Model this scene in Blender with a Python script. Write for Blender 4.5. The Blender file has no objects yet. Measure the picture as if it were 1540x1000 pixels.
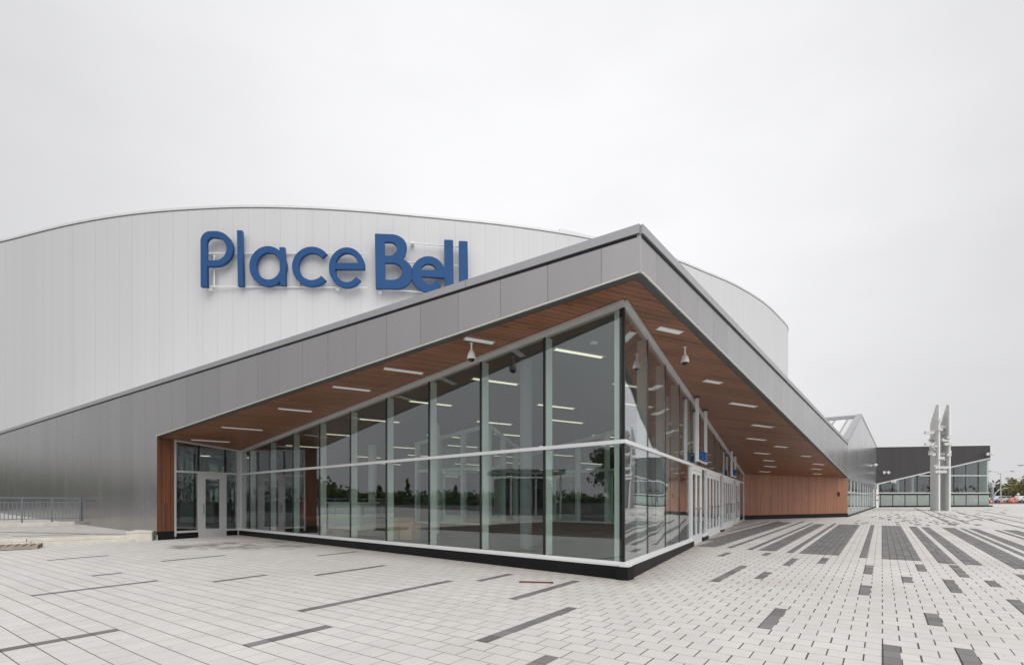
import bpy, bmesh, math, random
from mathutils import Vector, Matrix

random.seed(7)
SC = bpy.context.scene
COL = SC.collection
PI = math.pi

# ------------------------------------------------------------------ survey
# the site was measured with one theodolite-like station: eye 1.4 m up, looking along +Y
FOC, CX, HY, EYE = 780.0, 770.0, 753.0, 1.4
GA, GB = 0.0051, 0.0101                      # the plaza falls gently towards the near corner


def clampf(v, a, b):
    return max(a, min(b, v))


def g(x, y):
    return GA * (clampf(x, -30, 75) - 2) + GB * (clampf(y, -20, 78) - 9)


def at(px, py, Y):
    return Vector(((px - CX) / FOC * Y, Y, EYE + (HY - py) / FOC * Y))


def ground(px, py):
    rx, rz = (px - CX) / FOC, (HY - py) / FOC
    Y = (EYE + GA * 2 + GB * 9) / (GA * rx + GB - rz)
    p = Vector((rx * Y, Y, 0))
    p.z = g(p.x, p.y)
    return p


def column(px, P, d):
    """plan point where the sight line of column px meets the line P + t d; returns (point, t)"""
    rx = (px - CX) / FOC
    t = (rx * P[1] - P[0]) / (d[0] - rx * d[1])
    return Vector((P[0] + t * d[0], P[1] + t * d[1])), t


# ------------------------------------------------------------------ helpers
class MB:
    def __init__(s):
        s.v, s.f, s.uv = [], [], None

    def add(s, vs, fs):
        n = len(s.v)
        s.v += [tuple(p) for p in vs]
        s.f += [tuple(i + n for i in f) for f in fs]
        return s

    def box(s, x0, x1, y0, y1, z0, z1):
        vs = [(x, y, z) for x in (x0, x1) for y in (y0, y1) for z in (z0, z1)]
        return s.add(vs, [(0, 1, 3, 2), (4, 6, 7, 5), (0, 4, 5, 1), (2, 3, 7, 6), (0, 2, 6, 4), (1, 5, 7, 3)])

    def prism_xz(s, poly, y0, y1):
        n = len(poly)
        vs = [(p[0], y0, p[1]) for p in poly] + [(p[0], y1, p[1]) for p in poly]
        fs = [tuple(range(n)), tuple(range(2 * n - 1, n - 1, -1))]
        fs += [(i, i + n, (i + 1) % n + n, (i + 1) % n) for i in range(n)]
        return s.add(vs, fs)

    def prism_yz(s, poly, x0, x1):
        n = len(poly)
        vs = [(x0, p[0], p[1]) for p in poly] + [(x1, p[0], p[1]) for p in poly]
        fs = [tuple(range(n)), tuple(range(2 * n - 1, n - 1, -1))]
        fs += [(i, i + n, (i + 1) % n + n, (i + 1) % n) for i in range(n)]
        return s.add(vs, fs)

    def slab(s, bottom, top):
        """two matching rings of 3-D points"""
        n = len(bottom)
        fs = [tuple(range(n)), tuple(range(2 * n - 1, n - 1, -1))]
        fs += [(i, i + n, (i + 1) % n + n, (i + 1) % n) for i in range(n)]
        return s.add(list(bottom) + list(top), fs)

    def beam(s, a, b, w, h, up=Vector((0, 0, 1))):
        a, b = Vector(a), Vector(b)
        d = (b - a).normalized()
        r = d.cross(up)
        if r.length < 1e-4:
            r = Vector((1, 0, 0))
        r.normalize()
        u = r.cross(d).normalized()
        ring = lambda c: [c + r * sx * w / 2 + u * sy * h / 2 for sx, sy in ((-1, -1), (1, -1), (1, 1), (-1, 1))]
        return s.slab(ring(a), ring(b))

    def tube(s, pts, rad, n=10, caps=True):
        pts = [Vector(p) for p in pts]
        if not isinstance(rad, (list, tuple)):
            rad = [rad] * len(pts)
        base = len(s.v)
        prev = None
        for i, p in enumerate(pts):
            d = (pts[min(i + 1, len(pts) - 1)] - pts[max(i - 1, 0)]).normalized()
            r = prev if prev is not None else d.orthogonal()
            r = (r - d * r.dot(d)).normalized()
            prev = r
            u = d.cross(r)
            for k in range(n):
                a = 2 * PI * k / n
                s.v.append(tuple(p + (r * math.cos(a) + u * math.sin(a)) * rad[i]))
        for i in range(len(pts) - 1):
            for k in range(n):
                a, b = base + i * n + k, base + i * n + (k + 1) % n
                s.f.append((a, b, b + n, a + n))
        if caps:
            s.f.append(tuple(base + k for k in reversed(range(n))))
            s.f.append(tuple(base + (len(pts) - 1) * n + k for k in range(n)))
        return s

    def lathe(s, prof, n=20, cx=0, cy=0):
        base = len(s.v)
        for r, z in prof:
            for k in range(n):
                a = 2 * PI * k / n
                s.v.append((cx + r * math.cos(a), cy + r * math.sin(a), z))
        for i in range(len(prof) - 1):
            for k in range(n):
                a, b = base + i * n + k, base + i * n + (k + 1) % n
                s.f.append((a, b, b + n, a + n))
        s.f.append(tuple(base + k for k in reversed(range(n))))
        s.f.append(tuple(base + (len(prof) - 1) * n + k for k in range(n)))
        return s

    def build(s, name, mat, parent=None, M=None, smooth=False, bevel=0):
        me = bpy.data.meshes.new(name)
        me.from_pydata(s.v, [], s.f)
        if s.uv:
            lay = me.uv_layers.new(name='UVMap')
            for l in me.loops:
                lay.data[l.index].uv = s.uv[l.vertex_index]
        me.validate()
        bm = bmesh.new()
        bm.from_mesh(me)
        bmesh.ops.recalc_face_normals(bm, faces=bm.faces)
        bm.to_mesh(me)
        bm.free()
        if smooth:
            for p in me.polygons:
                p.use_smooth = True
            try:
                me.set_sharp_from_angle(angle=math.radians(40))
            except Exception:
                pass
        me.materials.append(mat)
        o = bpy.data.objects.new(name, me)
        COL.objects.link(o)
        place(o, parent, M)
        if bevel:
            b = o.modifiers.new('bevel', 'BEVEL')
            b.width = bevel
            b.segments = 2
            b.limit_method = 'ANGLE'
        return o


WORLD = {}


def place(o, parent, M):
    M = M or Matrix()
    W = M
    if parent is not None:
        o.parent = parent
        M = WORLD[parent.name].inverted() @ M
    o.matrix_local = M
    WORLD[o.name] = W


def tag(o, label=None, cat=None, group=None, kind=None):
    if label:
        o['label'] = label
    if cat:
        o['category'] = cat
    if group:
        o['group'] = group
    if kind:
        o['kind'] = kind
    return o


def thing(name, label, cat, loc=(0, 0, 0), rz=0.0, group=None):
    o = bpy.data.objects.new(name, None)
    COL.objects.link(o)
    o.empty_display_size = 0.2
    place(o, None, Matrix.Translation(Vector(loc)) @ Matrix.Rotation(rz, 4, 'Z'))
    return tag(o, label, cat, group)


def copy_tree(o, parent=None, M=None):
    c = o.copy()
    COL.objects.link(c)
    if parent is None:
        c.matrix_local = M
        WORLD[c.name] = M
    else:
        c.parent = parent
        WORLD[c.name] = WORLD[parent.name] @ c.matrix_local
    for ch in [x for x in bpy.data.objects if x.parent == o]:
        copy_tree(ch, c)
    return c


def frame(P, d):
    """local x along d, z up, origin at plan point P"""
    return Matrix.Translation(Vector((P[0], P[1], 0))) @ Matrix.Rotation(math.atan2(d[1], d[0]), 4, 'Z')


# ------------------------------------------------------------------ materials
class NT:
    def __init__(s, m):
        s.t = m.node_tree
        s.n = s.t.nodes
        s.b = s.n.get('Principled BSDF')

    def new(s, kind, **kw):
        n = s.n.new(kind)
        for k, v in kw.items():
            setattr(n, k, v)
        return n

    def link(s, a, b):
        s.t.links.new(a, b)

    def val(s, sock, v):
        if hasattr(v, 'node'):
            s.link(v, sock)
        else:
            sock.default_value = v

    def math(s, op, a, b=0.0, c=0.0, clamp=False):
        n = s.new('ShaderNodeMath', operation=op, use_clamp=clamp)
        s.val(n.inputs[0], a)
        s.val(n.inputs[1], b)
        s.val(n.inputs[2], c)
        return n.outputs[0]

    def dot(s, v, d):
        n = s.new('ShaderNodeVectorMath', operation='DOT_PRODUCT')
        s.link(v, n.inputs[0])
        n.inputs[1].default_value = d
        return n.outputs['Value']

    def coord(s, which='Object'):
        return s.new('ShaderNodeTexCoord').outputs[which]

    def comb(s, x, y=0.0, z=0.0):
        n = s.new('ShaderNodeCombineXYZ')
        for i, v in enumerate((x, y, z)):
            s.val(n.inputs[i], v)
        return n.outputs[0]

    def sep(s, v):
        n = s.new('ShaderNodeSeparateXYZ')
        s.link(v, n.inputs[0])
        return n.outputs

    def noise(s, vec, scale, detail=3.0, rough=0.55):
        n = s.new('ShaderNodeTexNoise')
        s.link(vec, n.inputs['Vector'])
        n.inputs['Scale'].default_value = scale
        n.inputs['Detail'].default_value = detail
        n.inputs['Roughness'].default_value = rough
        return n.outputs['Fac']

    def white(s, vec):
        n = s.new('ShaderNodeTexWhiteNoise', noise_dimensions='3D')
        s.link(vec, n.inputs['Vector'])
        return n.outputs['Value']

    def scale(s, vec, v):
        n = s.new('ShaderNodeVectorMath', operation='MULTIPLY')
        s.link(vec, n.inputs[0])
        n.inputs[1].default_value = v
        return n.outputs[0]

    def mix(s, fac, a, b):
        n = s.new('ShaderNodeMix', data_type='RGBA')
        s.val(n.inputs['Factor'], fac)
        for sock, v in ((n.inputs['A'], a), (n.inputs['B'], b)):
            if hasattr(v, 'node'):
                s.link(v, sock)
            else:
                sock.default_value = (*v, 1) if len(v) == 3 else v
        return n.outputs['Result']

    def tone(s, color, f):
        """colour times a grey value"""
        n = s.new('ShaderNodeMix', data_type='RGBA', blend_type='MULTIPLY')
        n.inputs['Factor'].default_value = 1
        if hasattr(color, 'node'):
            s.link(color, n.inputs['A'])
        else:
            n.inputs['A'].default_value = (*color, 1)
        s.link(f, n.inputs['B'])
        return n.outputs['Result']

    def ramp(s, fac, a, b, lo=0.0, hi=1.0):
        n = s.new('ShaderNodeMapRange', clamp=True)
        s.val(n.inputs['Value'], fac)
        n.inputs['From Min'].default_value = a
        n.inputs['From Max'].default_value = b
        n.inputs['To Min'].default_value = lo
        n.inputs['To Max'].default_value = hi
        return n.outputs['Result']

    def bump(s, h, strength=0.3, dist=0.01):
        n = s.new('ShaderNodeBump')
        n.inputs['Strength'].default_value = strength
        n.inputs['Distance'].default_value = dist
        s.link(h, n.inputs['Height'])
        return n.outputs['Normal']

    def base(s, c):
        s.val(s.b.inputs['Base Color'], c)


def mat(name, color=(0.5, 0.5, 0.5), rough=0.5, metal=0.0, fn=None, dirt=0.06, dscale=1.3):
    m = bpy.data.materials.new(name)
    m.use_nodes = True
    t = NT(m)
    t.b.inputs['Roughness'].default_value = rough
    t.b.inputs['Metallic'].default_value = metal
    t.b.inputs['Base Color'].default_value = (*color, 1)
    if fn:
        fn(t)
    elif dirt:
        c = t.coord()
        f = t.ramp(t.noise(c, dscale, 5, 0.6), 0.25, 0.75, 1 - dirt, 1 + dirt)
        t.base(t.tone(color, f))
    return m


def seams(t, u, pitch, width, off=0.0):
    """1 in the joint, 0 elsewhere"""
    f = t.math('FRACT', t.math('ADD', t.math('DIVIDE', u, pitch), off))
    d = t.math('ABSOLUTE', t.math('SUBTRACT', f, 0.5))
    return t.ramp(d, 0.5 - width / pitch, 0.5 - width * 0.45 / pitch)


def m_panel(base, rough, metal, pitch, rib, off=0.0, seam_dark=0.45):
    def fn(t):
        c = t.coord()
        x, y, z = t.sep(c)
        sm = seams(t, x, pitch, 0.014, off)
        idx = t.math('FLOOR', t.math('ADD', t.math('DIVIDE', x, pitch), off + 0.0))
        pv = t.ramp(t.white(t.comb(idx, 3.0, 1.0)), 0, 1, 0.95, 1.05)
        streak = t.ramp(t.noise(t.scale(c, (1.6, 1.6, 0.3)), 1.0, 4, 0.6), 0.25, 0.75, 0.965, 1.03)
        tone = t.math('MULTIPLY', t.math('MULTIPLY', pv, streak), t.ramp(sm, 0, 1, 1, seam_dark))
        t.base(t.tone(base, tone))
        ribs = t.math('SINE', t.math('MULTIPLY', x, 2 * PI / rib))
        h = t.math('ADD', t.math('MULTIPLY', ribs, 0.03), t.math('MULTIPLY', sm, -1.0))
        h = t.math('ADD', h, t.math('MULTIPLY', t.noise(t.scale(c, (0.5, 0.5, 0.22)), 1.0, 1), 0.6))
        t.link(t.bump(h, 0.16, 0.010), t.b.inputs['Normal'])
        t.val(t.b.inputs['Roughness'], t.ramp(t.noise(t.scale(c, (1, 1, 0.3)), 1.0, 3), 0.3, 0.7, rough - 0.02, rough + 0.04))
    return mat('ribbed_metal_panel', base, rough, metal, fn)


def m_arena():
    def fn(t):
        uv = t.coord('UV')
        u, v, w = t.sep(uv)
        sm = seams(t, u, 1.05, 0.018)
        sm2 = seams(t, u, 0.35, 0.012, 0.2)
        idx = t.math('FLOOR', t.math('ADD', t.math('DIVIDE', u, 1.05), 0.5))
        pv = t.ramp(t.white(t.comb(idx, 0.0, 2.0)), 0, 1, 0.985, 1.01)
        st = t.ramp(t.noise(t.scale(uv, (1.6, 0.05, 1)), 1.0, 4, 0.6), 0.25, 0.75, 0.975, 1.02)
        j = t.math('MULTIPLY', t.ramp(sm, 0, 1, 1, 0.81), t.ramp(sm2, 0, 1, 1, 0.95))
        t.base(t.tone((0.615, 0.615, 0.623), t.math('MULTIPLY', t.math('MULTIPLY', pv, st), j)))
        h = t.math('ADD', t.math('MULTIPLY', sm, -1.0), t.math('MULTIPLY', t.noise(t.scale(uv, (0.6, 0.1, 1)), 1.0, 2), 0.7))
        t.link(t.bump(h, 0.3, 0.012), t.b.inputs['Normal'])
    return mat('white_cladding', (0.8, 0.8, 0.81), 0.38, 0.0, fn)


def m_wood(ax, ay, az, width, col, dark, rough, name, lo=0.76, hi=1.2):
    """boards laid along the axis that is NOT measured by (ax, ay, az)"""
    def fn(t):
        c = t.coord()
        s = t.dot(c, (ax, ay, az))
        al = t.dot(c, (-ay, ax, 0)) if az == 0 and (ay or abs(ax) < 1) else t.sep(c)[2]
        row = t.math('FLOOR', t.math('ADD', t.math('DIVIDE', s, width), 0.5))
        sm = seams(t, s, width, 0.011)
        board = t.math('FLOOR', t.math('ADD', t.math('DIVIDE', al, 3.6), t.white(t.comb(row, 5.0, 0.0))))
        tone = t.ramp(t.white(t.comb(row, board, 4.0)), 0, 1, lo, hi)
        grain = t.noise(t.comb(t.math('MULTIPLY', s, 42.0), t.math('MULTIPLY', al, 1.7), row), 1.0, 6, 0.65)
        gcol = t.mix(t.ramp(grain, 0.3, 0.72), dark, col)
        t.base(t.tone(t.tone(gcol, tone), t.ramp(sm, 0, 1, 1, 0.22)))
        h = t.math('ADD', t.math('MULTIPLY', sm, -1.0), t.math('MULTIPLY', grain, 0.12))
        t.link(t.bump(h, 0.5, 0.01), t.b.inputs['Normal'])
    return mat(name, col, rough, 0, fn)


def glass(name, tint, r0, wave=0.02, wscale=0.55, frost=None):
    m = bpy.data.materials.new(name)
    m.use_nodes = True
    t = NT(m)
    t.n.remove(t.b)
    out = t.n['Material Output']
    c = t.coord()
    lw = t.new('ShaderNodeLayerWeight')
    lw.inputs['Blend'].default_value = 0.5
    f5 = t.math('POWER', lw.outputs['Facing'], 4.2)
    R = t.math('ADD', r0, t.math('MULTIPLY', f5, 0.9 - r0), clamp=True)
    gl = t.new('ShaderNodeBsdfGlossy')
    gl.inputs['Roughness'].default_value = 0.0
    gl.inputs['Color'].default_value = (0.97, 0.96, 1.0, 1)
    h = t.noise(t.scale(c, (1.0, 1.0, 0.6)), wscale, 1.0, 0.4)
    t.link(t.bump(h, 1.0, wave), gl.inputs['Normal'])
    tr = t.new('ShaderNodeBsdfTransparent')
    tr.inputs['Color'].default_value = (*tint, 1)
    mx = t.new('ShaderNodeMixShader')
    t.link(R, mx.inputs[0])
    if frost:
        df = t.new('ShaderNodeBsdfDiffuse')
        sp = t.ramp(t.noise(t.scale(c, (9, 9, 1.2)), 1.0, 4), 0.3, 0.7, 0.93, 1.05)
        t.link(t.tone(frost, sp), df.inputs['Color'])
        m2 = t.new('ShaderNodeMixShader')
        m2.inputs[0].default_value = 0.78
        t.link(tr.outputs[0], m2.inputs[1])
        t.link(df.outputs[0], m2.inputs[2])
        t.link(m2.outputs[0], mx.inputs[1])
    else:
        t.link(tr.outputs[0], mx.inputs[1])
    t.link(gl.outputs[0], mx.inputs[2])
    t.link(mx.outputs[0], out.inputs['Surface'])
    return m


def emit(name, color, strength):
    m = bpy.data.materials.new(name)
    m.use_nodes = True
    t = NT(m)
    t.b.inputs['Base Color'].default_value = (0.8, 0.8, 0.78, 1)
    t.b.inputs['Emission Color'].default_value = (*color, 1)
    t.b.inputs['Emission Strength'].default_value = strength
    return m


UX, UY = 0.8142, -0.5805          # paving rows run along this plan direction
VX, VY = 0.5805, 0.8142
BW, RH = 0.286, 0.245


def m_paver(name, light, bw, half, lo, hi, joint, stains=True):
    def fn(t):
        c = t.coord()
        x, y, z = t.sep(c)
        u = t.dot(c, (UX, UY, 0))
        v = t.dot(c, (VX, VY, 0))
        row = t.math('FLOOR', t.math('DIVIDE', v, RH))
        fv = t.math('MULTIPLY', t.math('FRACT', t.math('DIVIDE', v, RH)), RH)
        odd = t.math('MULTIPLY', t.math('FLOORED_MODULO', row, 2.0), half)
        uu = t.math('ADD', t.math('DIVIDE', u, bw), odd)
        cell = t.math('FLOOR', uu)
        fu = t.math('MULTIPLY', t.math('FRACT', uu), bw)
        wob = t.math('MULTIPLY', t.math('SUBTRACT', t.noise(c, 0.9, 3), 0.5), 0.010)
        wu = t.math('ADD', t.ramp(x, -2.0, 2.2, 0.004, 0.0125), wob)      # end joints open up towards the forecourt
        wv = t.math('ADD', t.ramp(x, -2.0, 2.0, 0.0095, 0.0045), wob)
        wu = t.math('MAXIMUM', t.math('ADD', wu, t.math('MULTIPLY', t.math('SUBTRACT', t.white(t.comb(cell, row, 9.0)), 0.5), 0.006)), 0.002)
        wv = t.math('MAXIMUM', wv, 0.002)
        ju = t.math('LESS_THAN', fu, wu)
        jv = t.math('LESS_THAN', fv, wv)
        j = t.math('MAXIMUM', ju, jv)
        tone = t.ramp(t.white(t.comb(cell, row, 1.0)), 0, 1, lo, hi)
        speck = t.ramp(t.noise(c, 260.0, 2), 0.3, 0.7, 0.9, 1.1)
        mott = t.math('MULTIPLY', t.ramp(t.noise(c, 0.45, 6, 0.62), 0.3, 0.7, 0.92, 1.06), t.ramp(t.noise(c, 3.2, 5, 0.7), 0.3, 0.7, 0.955, 1.035))
        f = t.math('MULTIPLY', t.math('MULTIPLY', tone, speck), mott)
        colr = t.tone(light, f)
        if stains:
            # damp and spilt dirt by the side door, cell by cell, plus tan sand in the joints near the walls
            dx = t.math('DIVIDE', t.math('SUBTRACT', x, -8.3), 6.0)
            dy = t.math('DIVIDE', t.math('SUBTRACT', y, 16.2), 3.3)
            r = t.math('SQRT', t.math('ADD', t.math('MULTIPLY', dx, dx), t.math('MULTIPLY', dy, dy)))
            inside = t.ramp(r, 0.35, 1.15, 1, 0)
            n1 = t.noise(t.comb(t.math('MULTIPLY', cell, 0.16), t.math('MULTIPLY', row, 0.34), 0.0), 1.7, 4, 0.7)
            n2 = t.noise(c, 0.8, 5, 0.7)
            st = t.ramp(t.math('MULTIPLY', t.math('ADD', t.math('MULTIPLY', n1, 1.45), t.math('MULTIPLY', n2, 0.55)), inside), 0.93, 1.10)
            colr = t.mix(t.math('MULTIPLY', st, 0.7), colr, (0.13, 0.115, 0.10))
            dust = t.math('MULTIPLY', t.ramp(t.noise(c, 0.35, 5, 0.65), 0.5, 0.72), 0.35)
            colr = t.mix(dust, colr, (0.44, 0.39, 0.34))
        if stains:
            for dn, dd, c0 in PLINTH:
                e = t.math('SUBTRACT', t.dot(c, (*dn, 0)), c0)
                al = t.dot(c, (*dd, 0))
                near = t.math('MULTIPLY', t.ramp(e, 0.05, 1.5, 1, 0), t.ramp(e, -0.3, -0.1, 0, 1))
                near = t.math('MULTIPLY', near, t.ramp(al, CORNER.dot(Vector(dd)) - 1.5, CORNER.dot(Vector(dd)) + .2, 0, 1))
                k = t.ramp(t.math('MULTIPLY', near, t.math('ADD', 0.35, t.noise(c, 2.2, 5, 0.72))), 0.30, 0.95, 0, 0.62)
                colr = t.mix(k, colr, (0.27, 0.225, 0.185))
            spots = t.ramp(t.noise(c, 7.0, 2, 0.5), 0.735, 0.76)
            colr = t.mix(t.math('MULTIPLY', spots, 0.45), colr, (0.2, 0.19, 0.18))
        t.base(t.mix(j, colr, joint))
        h = t.math('ADD', t.math('MULTIPLY', j, -1.0), t.math('MULTIPLY', t.noise(c, 140.0, 3), 0.12))
        t.link(t.bump(h, 0.55, 0.008), t.b.inputs['Normal'])
    return mat(name, light, 0.82, 0, fn)


CORNER = Vector((2.006, 9.26))
PLINTH = [((-0.667, -0.745), (-0.745, 0.667), -0.667 * 2.006 - 0.745 * 9.26 + 0.1), ((0.878, -0.479), (0.479, 0.878), 0.878 * 2.006 - 0.479 * 9.26 + 0.1)]
M = {}
M['fascia'] = m_panel((0.385, 0.375, 0.372), 0.25, 0.88, 1.05, 0.055, 0.35, 0.7)
M['fascia_dark'] = m_panel((0.052, 0.049, 0.052), 0.42, 0.25, 0.9, 0.06, 0.0, 0.7)
M['cap'] = mat('coping_metal', (0.40, 0.40, 0.41), 0.36, 0.6, dirt=0.05)
M['trim_dark'] = mat('dark_bronze_trim', (0.09, 0.088, 0.085), 0.45, 0.2)
M['trim_pale'] = mat('pale_edge_trim', (0.62, 0.61, 0.56), 0.35, 0.4)
M['alu'] = mat('anodised_aluminium', (0.60, 0.60, 0.60), 0.36, 0.35, dirt=0.04)
M['alu_white'] = mat('pale_aluminium', (0.70, 0.71, 0.71), 0.4, 0.1, dirt=0.04)
M['fin'] = mat('painted_mullion', (0.70, 0.73, 0.715), 0.5, 0.0, dirt=0.03)
M['gasket'] = mat('black_gasket', (0.018, 0.018, 0.02), 0.35)
M['kerb'] = mat('black_kerb_panel', (0.011, 0.011, 0.0115), 0.5, 0.0, dirt=0.25)
M['arena'] = m_arena()
M['arena_roof'] = mat('pale_roof_membrane', (0.74, 0.74, 0.75), 0.6)
M['blue'] = mat('blue_letter_paint', (0.024, 0.084, 0.225), 0.55, dirt=0.05)
M['blue_dark'] = mat('navy_paint', (0.02, 0.05, 0.17), 0.4)
M['white'] = mat('white_paint', (0.78, 0.78, 0.77), 0.4, dirt=0.04)
M['offwhite'] = mat('camera_housing', (0.74, 0.72, 0.69), 0.35, dirt=0.04)
M['smoke'] = mat('smoked_dome', (0.012, 0.012, 0.014), 0.06)
M['concrete'] = mat('cast_concrete', (0.63, 0.60, 0.53), 0.75, dirt=0.14, dscale=3)
M['galv'] = mat('galvanised_steel', (0.20, 0.225, 0.25), 0.45, 0.4, dirt=0.1)
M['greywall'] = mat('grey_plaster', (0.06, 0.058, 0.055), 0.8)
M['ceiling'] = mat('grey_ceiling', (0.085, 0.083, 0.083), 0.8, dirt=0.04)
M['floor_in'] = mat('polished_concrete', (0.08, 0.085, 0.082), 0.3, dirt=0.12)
M['inwhite'] = mat('white_laminate', (0.72, 0.76, 0.73), 0.4)
M['colgrey'] = mat('column_paint', (0.20, 0.215, 0.235), 0.4)
M['card'] = mat('cardboard', (0.42, 0.28, 0.15), 0.85)
M['red'] = mat('red_fabric', (0.35, 0.03, 0.03), 0.6)
M['glass'] = glass('clear_glazing', (0.86, 0.915, 0.885), 0.115, 0.0035, 0.5)
M['glass_wavy'] = glass('wavy_glazing', (0.86, 0.915, 0.885), 0.27, 0.016, 0.55)
M['glass_inner'] = glass('inner_glazing', (0.92, 0.96, 0.94), 0.04, 0.0)
M['glass_dark'] = glass('tinted_glazing', (0.80, 0.86, 0.83), 0.085, 0.004)
M['glass_frost'] = glass('frosted_glazing', (0.7, 0.8, 0.76), 0.06, 0.0, 0.5, (0.36, 0.415, 0.385))
M['lamp_out'] = emit('soffit_diffuser', (1.0, 0.97, 0.92), 0.10)
M['lamp_in'] = emit('strip_lamp', (1.0, 0.90, 0.66), 1.15)
M['orange'] = mat('orange_plastic', (0.75, 0.11, 0.02), 0.5)
M['asphalt'] = mat('asphalt', (0.07, 0.07, 0.072), 0.85, dirt=0.25, dscale=0.4)
M['rust'] = mat('rusty_steel', (0.16, 0.055, 0.03), 0.75, 0.3, dirt=0.4, dscale=9)
M['rubber'] = mat('tyre_rubber', (0.02, 0.02, 0.02), 0.7)
M['car_glass'] = mat('car_glass', (0.02, 0.025, 0.03), 0.05)
M['bark'] = mat('bark', (0.11, 0.085, 0.065), 0.9, dirt=0.3, dscale=6)
M['pallet'] = mat('weathered_wood', (0.33, 0.28, 0.23), 0.85, dirt=0.3, dscale=7)
M['stonewall'] = mat('block_wall', (0.22, 0.21, 0.20), 0.85, dirt=0.2)
M['sculpt'] = mat('brushed_sculpture_metal', (0.60, 0.60, 0.59), 0.42, 0.15, dirt=0.07, dscale=3)
M['paver'] = m_paver('light_pavers', (0.61, 0.595, 0.575), BW, 0.5, 0.965, 1.035, (0.085, 0.07, 0.055))
M['paver_dark'] = m_paver('charcoal_pavers', (0.185, 0.18, 0.178), BW / 2, 0.0, 0.8, 1.2, (0.05, 0.047, 0.044), False)
M['paver_terrace'] = m_paver('terrace_pavers', (0.50, 0.485, 0.465), BW, 0.5, 0.92, 1.05, (0.12, 0.10, 0.085), False)


def leafmat(name, a, b):
    def fn(t):
        oi = t.new('ShaderNodeNewGeometry')
        r = oi.outputs['Random Per Island']
        t.base(t.mix(r, a, b))
        t.b.inputs['Subsurface Weight'].default_value = 0.0
    return mat(name, a, 0.6, 0, fn)


M['leaf'] = leafmat('leaf_green', (0.035, 0.062, 0.018), (0.10, 0.125, 0.04))
M['leaf_yellow'] = leafmat('leaf_olive', (0.12, 0.13, 0.045), (0.26, 0.22, 0.08))
M['leaf_far'] = leafmat('leaf_distant', (0.06, 0.085, 0.05), (0.11, 0.13, 0.085))
M['grass'] = mat('dry_grass', (0.085, 0.095, 0.045), 0.9, dirt=0.3)

for k_, v_ in (('blue', 0.18), ('kerb', 0.15), ('gasket', 0.25)):
    M[k_].node_tree.nodes['Principled BSDF'].inputs['Specular IOR Level'].default_value = v_

# ------------------------------------------------------------------ ground
xs = [-900, -400, -200, -100, -60, -30, -10, 10, 30, 50, 75, 120, 220, 450, 900]
ys = [-900, -400, -200, -100, -50, -20, 0, 20, 40, 60, 78, 120, 220, 450, 900]
b = MB()
b.v = [(x, y, g(x, y) - 0.03) for y in ys for x in xs]
nx = len(xs)
b.f = [(j * nx + i, j * nx + i + 1, (j + 1) * nx + i + 1, (j + 1) * nx + i) for j in range(len(ys) - 1) for i in range(nx - 1)]
tag(b.build('ground', M['asphalt']), kind='structure')

plaza = [(-30, -20), (75, -20), (75, 72), (-30, 72)]
b = MB().add([(x, y, g(x, y)) for x, y in plaza], [(0, 1, 2, 3)])
tag(b.build('plaza_paving', M['paver']), kind='structure')

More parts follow.
